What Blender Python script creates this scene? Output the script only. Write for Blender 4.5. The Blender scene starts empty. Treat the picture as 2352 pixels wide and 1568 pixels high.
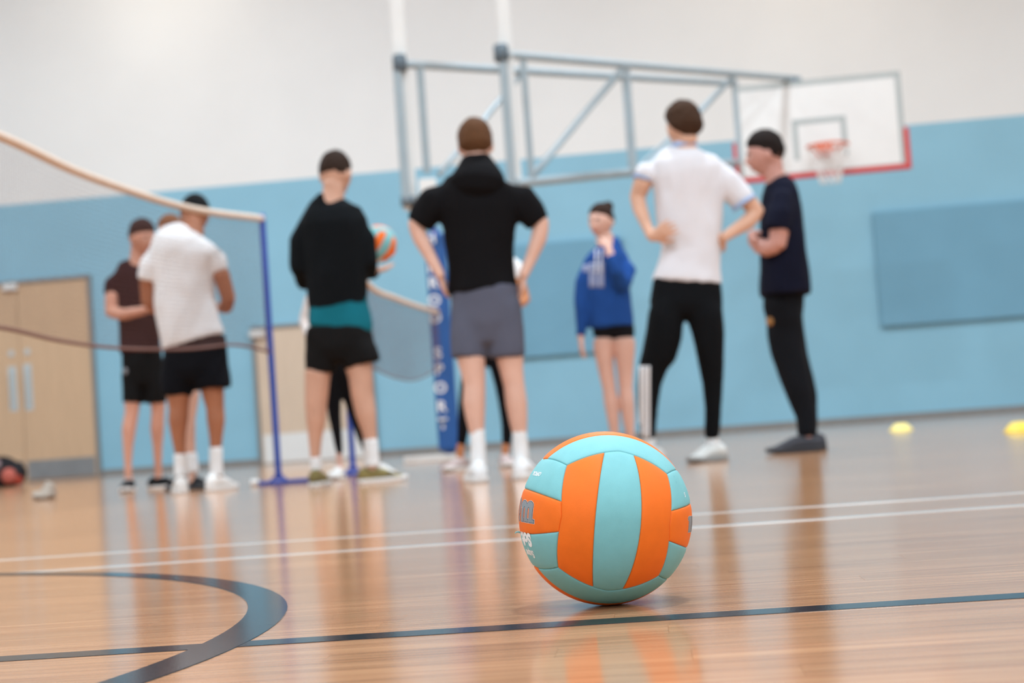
import bpy, bmesh, math, random
from mathutils import Vector, Matrix, noise
random.seed(7)
PI = math.pi
C = bpy.context.scene.collection
sc = bpy.context.scene

# ---------------------------------------------------------------- camera
W_, H_ = 2352, 1568
FP = 4000.0                      # focal length in pixels of the 2352 wide frame
CAM_H = 0.217
PITCH = math.radians(2.958)
ROLL = math.radians(4.05)
F0 = Vector((0, math.cos(PITCH), math.sin(PITCH)))
U0 = Vector((0, -math.sin(PITCH), math.cos(PITCH)))
X0 = Vector((1, 0, 0))
CR = X0*math.cos(ROLL) - U0*math.sin(ROLL)
CU = U0*math.cos(ROLL) + X0*math.sin(ROLL)
CAM = Vector((0, 0, CAM_H))
cd = bpy.data.cameras.new('camera')
cam = bpy.data.objects.new('camera', cd)
C.objects.link(cam)
rot = Matrix((CR, CU, -F0)).transposed()
cam.matrix_world = Matrix.Translation(CAM) @ rot.to_4x4()
cd.sensor_width = 36.0
cd.lens = FP/W_*36.0
cd.clip_start = 0.05
cd.clip_end = 200
cd.dof.use_dof = True
cd.dof.focus_distance = 2.07
cd.dof.aperture_fstop = 5.6
sc.camera = cam

# ---------------------------------------------------------------- world, lights, exposure
world = bpy.data.worlds.new('world')
sc.world = world
world.use_nodes = True
world.node_tree.nodes['Background'].inputs[0].default_value = (0.75, 0.85, 1.0, 1)
world.node_tree.nodes['Background'].inputs[1].default_value = 0.6
sc.view_settings.view_transform = 'Standard'
sc.view_settings.look = 'None'
sc.view_settings.gamma = 1.0
sc.view_settings.use_curve_mapping = False
sc.view_settings.exposure = 0.11
CEIL = 8.6
LAMPS = [(x, y) for y in (-5.0, 2.2, 9.4, 16.0) for x in (-7.0, 1.1, 9.2)]
LAMP_POWER = 370
def area(name, loc, aim, sx, sy, power, col):
    l = bpy.data.lights.new(name, 'AREA'); l.shape = 'RECTANGLE'; l.size = sx; l.size_y = sy
    l.energy = power; l.color = col
    o = bpy.data.objects.new(name, l); C.objects.link(o); o.location = loc
    o.rotation_euler = (Vector(aim)-Vector(loc)).to_track_quat('-Z', 'Y').to_euler()
    return o
for i, (x, y) in enumerate(LAMPS):
    area('lamp_light', (x, y, CEIL-0.42), (x, y, 0), 0.6, 0.3, LAMP_POWER, (0.78, 0.915, 1.03))
# two lamps close to the far wall leave soft pools of light on the white paint above the frame
for (x, y, z) in ((-4.8, 25.1, 6.1), (4.3, 23.8, 5.6)):
    o = area('wall_lamp_light', (x, y-2.3, 8.1), (x, y, z), 0.7, 0.4, 9, (1.0, 0.93, 0.82)); o.data.spread = math.radians(110)
# unseen cool fill strip below the ceiling, added to brighten the upper far wall
area('wall_fill', (-6.5, 19.0, CEIL-0.05), (-6.5, 21.5, 3.0), 15, 1.0, 500, (0.72, 0.88, 1.05))
# broad cool fill added behind the camera; that wall has no windows
area('rear_fill', (1.0, -9.4, 5.6), (1.0, 20, 3.5), 20, 3.0, 400, (0.72, 0.88, 1.05))

# ---------------------------------------------------------------- pixel -> world helpers
def ray(px, py):
    return F0 + CR*((px-W_/2)/FP) - CU*((py-H_/2)/FP)
def at(px, py, Y):
    r = ray(px, py)
    return CAM + r*(Y/r.y)
def ground(px, py, z=0.0):
    r = ray(px, py)
    return CAM + r*((z-CAM_H)/r.z)
def project(p):
    v = p-CAM
    d = v.dot(F0)
    return (W_/2+FP*v.dot(CR)/d, H_/2-FP*v.dot(CU)/d)
def on_line(P, Q, px):
    a, b = 0.0, 1.0
    for _ in range(40):
        m = (a+b)/2
        if project(P.lerp(Q, m))[0] < px: a = m
        else: b = m
    return P.lerp(Q, a)

# ---------------------------------------------------------------- materials
def lin(c):
    c /= 255.0
    return c/12.92 if c <= 0.04045 else ((c+0.055)/1.055)**2.4
def rgb(r, g, b): return (lin(r), lin(g), lin(b), 1)
MATS = {}
def mat(name, col, rough=0.6, var=0.06, vscale=20, bump=0.0, bscale=200, metal=0.0, emit=0, spec=0.5, sheen=0):
    if name in MATS: return MATS[name]
    m = bpy.data.materials.new(name); m.use_nodes = True
    nt = m.node_tree; b = nt.nodes['Principled BSDF']
    tc = nt.nodes.new('ShaderNodeTexCoord')
    n = nt.nodes.new('ShaderNodeTexNoise'); n.inputs['Scale'].default_value = vscale; n.inputs['Detail'].default_value = 3
    nt.links.new(tc.outputs['Object'], n.inputs['Vector'])
    mr = nt.nodes.new('ShaderNodeMapRange'); mr.inputs['From Min'].default_value = 0.3; mr.inputs['From Max'].default_value = 0.7
    mr.inputs['To Min'].default_value = 1-var; mr.inputs['To Max'].default_value = 1+var
    nt.links.new(n.outputs['Fac'], mr.inputs['Value'])
    mx = nt.nodes.new('ShaderNodeMix'); mx.data_type = 'RGBA'; mx.blend_type = 'MULTIPLY'; mx.inputs[0].default_value = 1
    mx.inputs[6].default_value = col
    nt.links.new(mr.outputs[0], mx.inputs[7]); nt.links.new(mx.outputs[2], b.inputs['Base Color'])
    b.inputs['Roughness'].default_value = rough; b.inputs['Metallic'].default_value = metal
    b.inputs['Specular IOR Level'].default_value = spec
    if sheen: b.inputs['Sheen Weight'].default_value = sheen
    if bump:
        n2 = nt.nodes.new('ShaderNodeTexNoise'); n2.inputs['Scale'].default_value = bscale; n2.inputs['Detail'].default_value = 4
        nt.links.new(tc.outputs['Object'], n2.inputs['Vector'])
        bp = nt.nodes.new('ShaderNodeBump'); bp.inputs['Strength'].default_value = bump; bp.inputs['Distance'].default_value = 0.002
        nt.links.new(n2.outputs['Fac'], bp.inputs['Height']); nt.links.new(bp.outputs[0], b.inputs['Normal'])
    if emit:
        b.inputs['Emission Color'].default_value = col; b.inputs['Emission Strength'].default_value = emit
    MATS[name] = m
    return m

white_wall = mat('white_wall_paint', rgb(232, 231, 227), 0.75, 0.015, 1.2, 0.15, 60)
blue_wall = mat('blue_wall_paint', rgb(138, 187, 206), 0.6, 0.04, 1.0, 0.2, 60)
panel_blue = mat('blue_panel_fabric', rgb(116, 164, 186), 0.85, 0.03, 1.5, 0.3, 300)
white_paint = mat('white_metal_paint', rgb(226, 226, 222), 0.4, 0.02, 8)
grey_metal = mat('grey_metal_paint', rgb(156, 170, 176), 0.45, 0.04, 8, metal=0.05)
dark_metal = mat('dark_grey_metal', rgb(92, 104, 112), 0.45, 0.05, 8, metal=0.3)
steel = mat('brushed_steel', rgb(206, 212, 212), 0.33, 0.05, 30, metal=0.4)
kick_metal = mat('kick_plate_metal', rgb(150, 150, 150), 0.4, 0.1, 5, metal=0.5)
blue_paint = mat('blue_powder_coat', rgb(44, 76, 166), 0.4, 0.04, 20)
pad_blue = mat('blue_vinyl_padding', rgb(22, 82, 150), 0.5, 0.05, 8)
white_print = mat('white_print', rgb(232, 234, 236), 0.6, 0.03, 30)
red_pad = mat('red_edge_padding', rgb(196, 48, 42), 0.6, 0.06, 10)
board_white = mat('backboard_white', rgb(214, 211, 206), 0.35, 0.02, 4)
board_grey = mat('backboard_grey_line', rgb(160, 165, 162), 0.5, 0.02, 10)
rim_orange = mat('rim_orange', rgb(214, 100, 62), 0.45, 0.04, 20)
net_white = mat('white_net_cord', rgb(222, 218, 214), 0.8, 0.03, 50)
net_brown = mat('brown_net_cord', rgb(104, 70, 62), 0.9, 0.05, 50)
tape_cream = mat('cream_net_tape', rgb(222, 202, 184), 0.8, 0.05, 30)
tape_dark = mat('brown_hem_cord', rgb(118, 84, 76), 0.9, 0.05, 30)
skirting = mat('grey_skirting', rgb(132, 130, 126), 0.5, 0.05, 10)
yellow_plastic = mat('yellow_plastic', rgb(238, 206, 66), 0.5, 0.05, 20)
pale_yellow = mat('pale_yellow_plastic', rgb(242, 222, 130), 0.5, 0.05, 20)

def wood_door(name, base):
    m = bpy.data.materials.new(name); m.use_nodes = True
    nt = m.node_tree; b = nt.nodes['Principled BSDF']
    tc = nt.nodes.new('ShaderNodeTexCoord'); mp = nt.nodes.new('ShaderNodeMapping'); mp.inputs['Scale'].default_value = (6, 6, 0.5)
    n = nt.nodes.new('ShaderNodeTexNoise'); n.inputs['Scale'].default_value = 4; n.inputs['Detail'].default_value = 6
    r = nt.nodes.new('ShaderNodeValToRGB'); r.color_ramp.elements[0].color = tuple(c*0.86 for c in base[:3])+(1,); r.color_ramp.elements[1].color = tuple(min(1, c*1.12) for c in base[:3])+(1,)
    nt.links.new(tc.outputs['Object'], mp.inputs[0]); nt.links.new(mp.outputs[0], n.inputs[0]); nt.links.new(n.outputs['Fac'], r.inputs[0])
    nt.links.new(r.outputs[0], b.inputs['Base Color']); b.inputs['Roughness'].default_value = 0.45
    return m
door_wood = wood_door('door_wood_veneer', rgb(205, 172, 138))
door_wood2 = wood_door('pale_door_wood_veneer', rgb(212, 190, 166))

# ---------------------------------------------------------------- mesh helpers
def link(name, me, m=None, parent=None, smooth=False):
    if m is not None and not me.materials: me.materials.append(m)
    o = bpy.data.objects.new(name, me); C.objects.link(o)
    if parent is not None: o.parent = parent; o.matrix_parent_inverse = parent.matrix_world.inverted() if parent.type != 'EMPTY' or True else Matrix()
    if smooth:
        for p in me.polygons: p.use_smooth = True
    return o
def bm_obj(name, bm, m=None, parent=None, smooth=False):
    me = bpy.data.meshes.new(name); bm.to_mesh(me); bm.free()
    return link(name, me, m, parent, smooth)
def raw(name, V, Fc, m=None, parent=None, smooth=False):
    me = bpy.data.meshes.new(name); me.from_pydata([tuple(v) for v in V], [], Fc); me.validate(); me.update()
    return link(name, me, m, parent, smooth)
def tag(o, label=None, cat=None, group=None, kind=None):
    if label: o['label'] = label
    if cat: o['category'] = cat
    if group: o['group'] = group
    if kind: o['kind'] = kind
    return o
def thing(name, label, cat, loc=(0, 0, 0), group=None):
    o = bpy.data.objects.new(name, None); C.objects.link(o); o.location = loc
    o.empty_display_size = 0.1
    bpy.context.view_layer.update()
    return tag(o, label, cat, group)

def basis(d):
    d = d.normalized()
    a = Vector((0, 0, 1)) if abs(d.z) < 0.9 else Vector((0, 1, 0))
    s = d.cross(a).normalized()
    return s, s.cross(d).normalized()
def tube_data(pts, rads, n=10, ratio=1.0, side=None, caps=True):
    """closed tube through points; rads list of float or (rx, ry)"""
    V, Fc = [], []
    k = len(pts)
    for i, p in enumerate(pts):
        t = (pts[min(i+1, k-1)]-pts[max(i-1, 0)])
        if t.length < 1e-9: t = Vector((0, 0, 1))
        t.normalize()
        if side is None: s, u = basis(t)
        else:
            s = (side-t*side.dot(t))
            if s.length < 0.2: s, u = basis(t)
            else:
                s.normalize(); u = s.cross(t).normalized()
        r = rads[i]
        rx, ry = (r if isinstance(r, (tuple, list)) else (r, r*ratio))
        for j in range(n):
            a = 2*PI*j/n
            V.append(p+s*(math.cos(a)*rx)+u*(math.sin(a)*ry))
    for i in range(k-1):
        for j in range(n):
            a, b = i*n+j, i*n+(j+1) % n
            Fc.append((a, b, b+n, a+n))
    if caps:
        Fc.append(tuple(range(n-1, -1, -1))); Fc.append(tuple((k-1)*n+j for j in range(n)))
    return V, Fc
def tube(name, pts, r, m, parent=None, n=10, side=None, ratio=1.0):
    pts = [Vector(p) for p in pts]
    rads = r if isinstance(r, list) else [r]*len(pts)
    V, Fc = tube_data(pts, rads, n, ratio, side)
    o = raw(name, V, Fc, m, parent, True)
    try:
        o.data.set_sharp_from_angle(angle=0.9)
    except Exception: pass
    return o
def box_bm(bm, p0, ax, ay, az, bev=0.0):
    """box with corner p0 and edge vectors"""
    vs = [bm.verts.new(p0+ax*i+ay*j+az*k) for i in (0, 1) for j in (0, 1) for k in (0, 1)]
    f = [(0, 1, 3, 2), (4, 6, 7, 5), (0, 4, 5, 1), (2, 3, 7, 6), (0, 2, 6, 4), (1, 5, 7, 3)]
    fs = [bm.faces.new([vs[i] for i in q]) for q in f]
    if bev:
        es = set(e for q in fs for e in q.edges)
        bmesh.ops.bevel(bm, geom=list(es), offset=bev, segments=2, profile=0.5, affect='EDGES')
def box(name, p0, ax, ay, az, m, parent=None, bev=0.0):
    bm = bmesh.new(); box_bm(bm, Vector(p0), Vector(ax), Vector(ay), Vector(az), bev)
    bmesh.ops.recalc_face_normals(bm, faces=bm.faces)
    return bm_obj(name, bm, m, parent)
def lathe(name, prof, loc, m, parent=None, n=24, axis=None):
    V, Fc = [], []
    for (r, z) in prof:
        for j in range(n):
            a = 2*PI*j/n
            V.append(Vector((loc[0]+r*math.cos(a), loc[1]+r*math.sin(a), loc[2]+z)))
    for i in range(len(prof)-1):
        for j in range(n):
            a, b = i*n+j, i*n+(j+1) % n
            Fc.append((a, b, b+n, a+n))
    Fc.append(tuple(range(n-1, -1, -1))); Fc.append(tuple((len(prof)-1)*n+j for j in range(n)))
    return raw(name, V, Fc, m, parent, True)

def text_mesh(s, size, offset=0.0, shear=0.0, space=1.0):
    cu = bpy.data.curves.new('txt', 'FONT'); cu.body = s; cu.size = size; cu.offset = offset; cu.shear = shear; cu.space_character = space
    cu.align_x = 'CENTER'; cu.align_y = 'CENTER'; cu.resolution_u = 6
    o = bpy.data.objects.new('txt', cu); C.objects.link(o)
    bpy.context.view_layer.update()
    me = bpy.data.meshes.new_from_object(o.evaluated_get(bpy.context.evaluated_depsgraph_get()))
    bpy.data.objects.remove(o); bpy.data.curves.remove(cu)
    me.materials.clear()
    return me
def flat_curve_mesh(loops, offset=0.0):
    cu = bpy.data.curves.new('glyph', 'CURVE'); cu.dimensions = '2D'; cu.fill_mode = 'BOTH'; cu.offset = offset
    for L in loops:
        sp = cu.splines.new('POLY'); sp.points.add(len(L)-1); sp.use_cyclic_u = True
        for i, (x, y) in enumerate(L): sp.points[i].co = (x, y, 0, 1)
    o = bpy.data.objects.new('glyph', cu); C.objects.link(o)
    bpy.context.view_layer.update()
    me = bpy.data.meshes.new_from_object(o.evaluated_get(bpy.context.evaluated_depsgraph_get()))
    bpy.data.objects.remove(o); bpy.data.curves.remove(cu)
    me.materials.clear()
    return me

# ================================================================= LARGE STRUCTURE
# far wall: runs through two floor points, the left end a little farther off
WA, WB = ground(240, 1092.25), ground(2352, 944.9)
WALL_A = CAM + (WA-CAM)*1.0; WALL_B = WB
wd = (WB-WA); wd.z = 0; wd.normalize()              # along the wall, to the right
wn = Vector((wd.y, -wd.x, 0))                       # out of the wall, into the hall
WA.z = 0
def wall_pt(px, py, out=0.0):
    r = ray(px, py)
    t = ((WA+wn*out)-CAM).dot(wn)/r.dot(wn)
    return CAM+r*t
XL, XR, YN = -15.0, 17.0, -10.0
def wall_at_x(x): return WA+wd*((x-WA.x)/wd.x)
PL, PR = wall_at_x(XL), wall_at_x(XR)
BAND = 4.03
def zup(v, z): return Vector((v.x, v.y, z))
raw_w = []
def quad_wall(name, A, B, out):
    """painted wall with a blue band to BAND and white above; both are faces of one slab"""
    t = out*-0.3
    V = []
    for z in (0, BAND, CEIL+0.2):
        V += [zup(A, z), zup(B, z), zup(B+t, z), zup(A+t, z)]
    Fc = [(0, 1, 5, 4), (4, 5, 9, 8), (3, 7, 6, 2), (7, 11, 10, 6), (8, 9, 10, 11), (0, 3, 2, 1), (0, 4, 7, 3), (4, 8, 11, 7), (1, 2, 6, 5), (5, 6, 10, 9)]
    o = raw(name, V, Fc)
    o.data.materials.append(blue_wall); o.data.materials.append(white_wall)
    for i, p in enumerate(o.data.polygons): p.material_index = 1 if i in (1, 3, 4, 7, 9) else 0
    bm = bmesh.new(); bm.from_mesh(o.data); bmesh.ops.recalc_face_normals(bm, faces=bm.faces); bm.to_mesh(o.data); bm.free()
    tag(o, kind='structure')
    return o
wall_back = quad_wall('wall_back', PL, PR, wn)
quad_wall('wall_left', Vector((XL, YN, 0)), PL, Vector((1, 0, 0)))
quad_wall('wall_right', PR, Vector((XR, YN, 0)), Vector((-1, 0, 0)))
quad_wall('wall_front', Vector((XR, YN, 0)), Vector((XL, YN, 0)), Vector((0, 1, 0)))
ceil = box('ceiling', (XL-0.3, YN-0.3, CEIL), (XR-XL+0.6, 0, 0), (0, 42, 0), (0, 0, 0.2), white_wall); tag(ceil, kind='structure')

# ---- floor: laminate strips, glossy sealed
LA, LB = ground(0, 1513.5), ground(2352, 1367.5)     # dark line centre, fixes the plank direction
ld = (LB-LA); ld.z = 0; ld.normalize()
ln = Vector((-ld.y, ld.x, 0))                        # away from the camera
ANG = math.atan2(ld.y, ld.x)
SW, SL = 0.0695, 0.92
def wood_floor(name, per_object):
    m = bpy.data.materials.new(name); m.use_nodes = True
    nt = m.node_tree; b = nt.nodes['Principled BSDF']; L = nt.links.new
    geo = nt.nodes.new('ShaderNodeNewGeometry')
    mp = nt.nodes.new('ShaderNodeMapping'); mp.inputs['Rotation'].default_value = (0, 0, -ANG); L(geo.outputs['Position'], mp.inputs[0])
    # long grain
    mg = nt.nodes.new('ShaderNodeMapping'); mg.inputs['Scale'].default_value = (1.6, 42, 1); L(mp.outputs[0], mg.inputs[0])
    g = nt.nodes.new('ShaderNodeTexNoise'); g.inputs['Scale'].default_value = 1.6; g.inputs['Detail'].default_value = 5; g.inputs['Roughness'].default_value = 0.6
    if per_object:
        oi = nt.nodes.new('ShaderNodeObjectInfo'); ad = nt.nodes.new('ShaderNodeVectorMath'); ad.operation = 'MULTIPLY_ADD'
        ad.inputs[1].default_value = (1, 1, 1)
        cx = nt.nodes.new('ShaderNodeCombineXYZ'); mu = nt.nodes.new('ShaderNodeMath'); mu.operation = 'MULTIPLY'; mu.inputs[1].default_value = 37
        L(oi.outputs['Random'], mu.inputs[0]); L(mu.outputs[0], cx.inputs[0]); L(mg.outputs[0], ad.inputs[0]); L(cx.outputs[0], ad.inputs[2]); L(ad.outputs[0], g.inputs[0])
        rnd = oi.outputs['Random']
    else:
        L(mg.outputs[0], g.inputs[0])
        br = nt.nodes.new('ShaderNodeTexBrick'); br.offset = 0.37; br.inputs['Scale'].default_value = 1
        br.inputs['Brick Width'].default_value = SL; br.inputs['Row Height'].default_value = SW; br.inputs['Mortar Size'].default_value = 0.0
        br.inputs['Color1'].default_value = (0, 0, 0, 1); br.inputs['Color2'].default_value = (1, 1, 1, 1)
        L(mp.outputs[0], br.inputs[0]); rnd = br.outputs['Color']
    r = nt.nodes.new('ShaderNodeValToRGB')
    r.color_ramp.elements[0].position = 0.3; r.color_ramp.elements[1].position = 0.72
    r.color_ramp.elements[0].color = FLOOR_DARK; r.color_ramp.elements[1].color = FLOOR_LIGHT
    L(g.outputs['Fac'], r.inputs[0])
    mr = nt.nodes.new('ShaderNodeMapRange'); mr.inputs['To Min'].default_value = 0.93; mr.inputs['To Max'].default_value = 1.06; L(rnd, mr.inputs['Value'])
    mx = nt.nodes.new('ShaderNodeMix'); mx.data_type = 'RGBA'; mx.blend_type = 'MULTIPLY'; mx.inputs[0].default_value = 1
    L(r.outputs[0], mx.inputs[6]); L(mr.outputs[0], mx.inputs[7]); L(mx.outputs[2], b.inputs['Base Color'])
    add_gloss(nt, b, geo)
    return m
def add_gloss(nt, b, geo):
    L = nt.links.new
    b.inputs['Roughness'].default_value = 0.13
    b.inputs['IOR'].default_value = 1.40
    b.inputs['Specular IOR Level'].default_value = 0.29
    n2 = nt.nodes.new('ShaderNodeTexNoise'); n2.inputs['Scale'].default_value = 420; n2.inputs['Detail'].default_value = 2
    L(geo.outputs['Position'], n2.inputs['Vector'])
    bp = nt.nodes.new('ShaderNodeBump'); bp.inputs['Strength'].default_value = 0.10; bp.inputs['Distance'].default_value = 0.0006
    L(n2.outputs['Fac'], bp.inputs['Height']); L(bp.outputs[0], b.inputs['Normal'])
FLOOR_DARK = rgb(162, 112, 78)
FLOOR_LIGHT = rgb(204, 155, 114)
def line_mat(name, col):
    m = bpy.data.materials.new(name); m.use_nodes = True
    nt = m.node_tree; b = nt.nodes['Principled BSDF']; b.inputs['Base Color'].default_value = col
    geo = nt.nodes.new('ShaderNodeNewGeometry'); add_gloss(nt, b, geo); return m
floor_far = wood_floor('laminate_floor_far', False)
floor_near = wood_floor('laminate_floor_strip', True)
dark_line = line_mat('dark_court_line', rgb(34, 38, 44))
white_line = line_mat('white_court_line', rgb(206, 196, 186))
# near field of separate strips, in (u along ld, v along ln) from LA
def uv(u, v, z=0.0): p = LA+ld*u+ln*v; return Vector((p.x, p.y, z))
V0, V1 = -0.62, 1.26                                 # across
V0 = round(V0/SW)*SW; V1 = round(V1/SW)*SW
UU0, UU1 = -0.7, 2.6
US, UE, VS, VE = -18, 24, -16, 32
T = 0.012
V, Fc = [], []
def addq(a, b, c, d):
    i = len(V); V.extend([a, b, c, d]); Fc.append((i, i+1, i+2, i+3))
for (a0, a1, b0, b1, z) in ((US, UE, VS, V0, 0), (US, UE, V1, VE, 0), (US, UU0, V0, V1, 0), (UU1, UE, V0, V1, 0), (UU0, UU1, V0, V1, -T)):
    addq(uv(a0, b0, z), uv(a1, b0, z), uv(a1, b1, z), uv(a0, b1, z))
for (p, q) in (((UU0, V0), (UU1, V0)), ((UU1, V0), (UU1, V1)), ((UU1, V1), (UU0, V1)), ((UU0, V1), (UU0, V0))):
    addq(uv(*p, 0), uv(*q, 0), uv(*q, -T), uv(*p, -T))
floor = raw('floor', V, Fc, floor_far); tag(floor, kind='structure')
floor.data.name = 'floor'
def plank_mesh(L):
    g = 0.00012; bm = bmesh.new()
    box_bm(bm, Vector((g, g, -T)), Vector((L-2*g, 0, 0)), Vector((0, SW-2*g, 0)), Vector((0, 0, T)))
    bmesh.ops.recalc_face_normals(bm, faces=bm.faces)
    me = bpy.data.meshes.new('plank'); bm.to_mesh(me); bm.free(); me.materials.append(floor_near); return me
PM = {}
v = V0; row = 0
while v < V1-1e-4:
    u = UU0; off = random.uniform(0.15, SL)
    L = round(off, 2)
    while u < UU1-1e-3:
        L = min(L, UU1-u)
        if UU1-(u+L) < 0.06: L = UU1-u
        key = round(L, 3)
        if key not in PM: PM[key] = plank_mesh(L)
        o = bpy.data.objects.new('plank', PM[key]); C.objects.link(o)
        o.location = uv(u, v); o.rotation_euler = (0, 0, ANG); o.parent = floor
        u += L; L = SL
    v += SW
# ---- painted court lines (thin coats on the floor)
def strip_line(name, pts, w, m, z=0.0006):
    V, Fc = [], []
    k = len(pts)
    for i, p in enumerate(pts):
        t = (pts[min(i+1, k-1)]-pts[max(i-1, 0)]); t.z = 0; t.normalize()
        n = Vector((-t.y, t.x, 0))
        for s in (-1, 1):
            V.append(Vector((p.x, p.y, z))+n*(w/2*s))
        for s in (-1, 1):
            V.append(Vector((p.x, p.y, -0.0001))+n*((w/2+0.0003)*s))
    for i in range(k-1):
        a = i*4; b = a+4
        Fc += [(a, a+1, b+1, b), (a+2, a, b, b+2), (a+1, a+3, b+3, b+1)]
    o = raw(name, V, Fc, m, floor)
    bm = bmesh.new(); bm.from_mesh(o.data); bmesh.ops.recalc_face_normals(bm, faces=bm.faces)
    bm.to_mesh(o.data); bm.free()
    return o
lw = 0.052
lo = strip_line('court_line', [LA+ld*u for u in (-6, 0, 1, 2, 3, 9)], lw, dark_line); lo['label'] = 'dark straight line crossing the near floor'
for (y0, y1, wpx) in ((1318, 1160, 0.05), (1286, 1131, 0.05)):
    a, b = ground(0, y0), ground(2352, y1)
    d = (b-a).normalized()
    o = strip_line('court_line', [a-d*8, a, b, b+d*8], wpx, white_line); o['label'] = 'white line across the floor behind the ball'
# dark circle: fitted through three floor points of its centre line
def circ3(a, b, c):
    ax, ay, bx, by, cx, cy = a.x, a.y, b.x, b.y, c.x, c.y
    d = 2*(ax*(by-cy)+bx*(cy-ay)+cx*(ay-by))
    ux = ((ax*ax+ay*ay)*(by-cy)+(bx*bx+by*by)*(cy-ay)+(cx*cx+cy*cy)*(ay-by))/d
    uy = ((ax*ax+ay*ay)*(cx-bx)+(bx*bx+by*by)*(ax-cx)+(cx*cx+cy*cy)*(bx-ax))/d
    o = Vector((ux, uy, 0)); return o, (o-Vector((ax, ay, 0))).length
cc, cr = circ3(ground(330, 1322), ground(615, 1395), ground(310, 1558))
o = strip_line('court_line', [cc+Vector((math.cos(a), math.sin(a), 0))*cr for a in [2*PI*i/180 for i in range(181)]], 0.054, dark_line, 0.0009)
o['label'] = 'dark curved line of a court circle'

# ---- skirting along the far wall
DOORS = []
def wl(px, py): p = wall_pt(px, py); return (p-WA).dot(wd)
def wz(px, py): return wall_pt(px, py).z
def wall_box(name, s0, s1, z0, z1, out0, out1, m, parent=None, bev=0.0):
    p = WA+wd*s0+wn*out0+Vector((0, 0, z0))
    return box(name, p, wd*(s1-s0), wn*(out1-out0), Vector((0, 0, z1-z0)), m, parent, bev)

def make_door(name, s_left, s_right, z_top, seam, mleaf, closer_px, plates, discs, kick_h, kick_m):
    root = bpy.data.objects.new(name, None); C.objects.link(root); root.location = WA+wd*s_left
    bpy.context.view_layer.update(); tag(root, kind='structure')
    fw = 0.05
    for (a, b, z0, z1) in ((s_left, s_left+fw, 0, z_top), (s_right-fw, s_right, 0, z_top), (s_left, s_right, z_top-fw, z_top)):
        wall_box('door_frame', a, b, z0, z1, 0.0, 0.07, skirting, root, 0.004)
    edges = [s_left+fw]+seam+[s_right-fw]
    for a, b in zip(edges[:-1], edges[1:]):
        lf = wall_box('door_leaf', a+0.004, b-0.004, 0.008, z_top-fw-0.004, 0.0, 0.045, mleaf, root, 0.003)
        wall_box('kick_plate', a+0.03, b-0.03, 0.02, kick_h, 0.045, 0.05, kick_m, lf)
    for (px, py) in closer_px:
        s = wl(px, py); z = wz(px, py)
        wall_box('door_closer', s-0.11, s+0.11, z-0.05, z+0.05, 0.045, 0.12, white_paint, root, 0.012)
    for (px, y0, y1) in plates:
        s = wl(px, (y0+y1)/2); za, zb = wz(px, y1), wz(px, y0)
        pl = wall_box('handle_plate', s-0.06, s+0.06, za, zb, 0.045, 0.05, steel, root, 0.002)
        base = WA+wd*s+wn*0.05
        tube('pull_handle', [base+Vector((0, 0, za+0.08)), base+wn*0.05+Vector((0, 0, za+0.09)), base+wn*0.055+Vector((0, 0, (za+zb)/2)), base+wn*0.05+Vector((0, 0, zb-0.09)), base+Vector((0, 0, zb-0.08))], 0.013, steel, pl)
    for (px, py) in discs:
        s = wl(px, py); z = wz(px, py); c = WA+wd*s+wn*0.045+Vector((0, 0, z))
        tube('lock_rose', [c, c+wn*0.012], 0.045, steel, root, 20)
    return root
sD1 = wl(222, 860)
d1 = make_door('door_1', sD1-2.12, sD1, wz(210, 631), [wl(52, 880)], door_wood, [(28, 660), (-150, 672)], [(33, 842, 944), (68, 836, 942)], [(29, 812), (66, 808)], 0.29, kick_metal)
sD2a, sD2b = wl(588, 900), wl(862, 900)
d2 = make_door('door_2', sD2a, sD2b, wz(600, 749), [], door_wood2, [(594, 767)], [(838, 870, 930)], [(838, 845)], 0.42, white_paint)  # white kick plate colour stands in for glare of reflected light on metal
for (a, b) in ((wl(-1700, 1200), sD1-2.12), (sD1, sD2a), (sD2b, wl(4200, 900))):
    pass
def skirt(a, b):
    o = wall_box('baseboard_back', a, b, 0, 0.09, 0, 0.025, skirting, None, 0.004); tag(o, kind='structure')
skirt((PL-WA).dot(wd), sD1-2.12); skirt(sD1, sD2a); skirt(sD2b, (PR-WA).dot(wd))

# ---- wall mounted padded panels
def wall_panel(x0, x1, s1, y0, y1, label):
    s0 = wl(x0, (y0+y1)/2); s1 = s1 if s1 is not None else wl(x1, (y0+y1)/2)
    z0, z1 = wz(x0, y1), wz(x0, y0)
    p = thing('wall_panel', label, 'panel', WA+wd*s0+Vector((0, 0, z0)))
    wall_box('panel_face', s0, s1, z0, z1, 0.01, 0.075, panel_blue, p, 0.012)
    wall_box('shadow_gap_batten', s0+0.03, s1-0.03, z0+0.02, z1-0.02, 0.0, 0.012, dark_metal, p)
wall_panel(2014, None, wl(2014, 620)+3.4, 488, 752, 'large plain teal padded panel on the blue wall at the far right, above the yellow cones')
wall_panel(1150, 1440, None, 567, 826, 'teal padded wall panel behind the hooded back and the girl')

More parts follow.
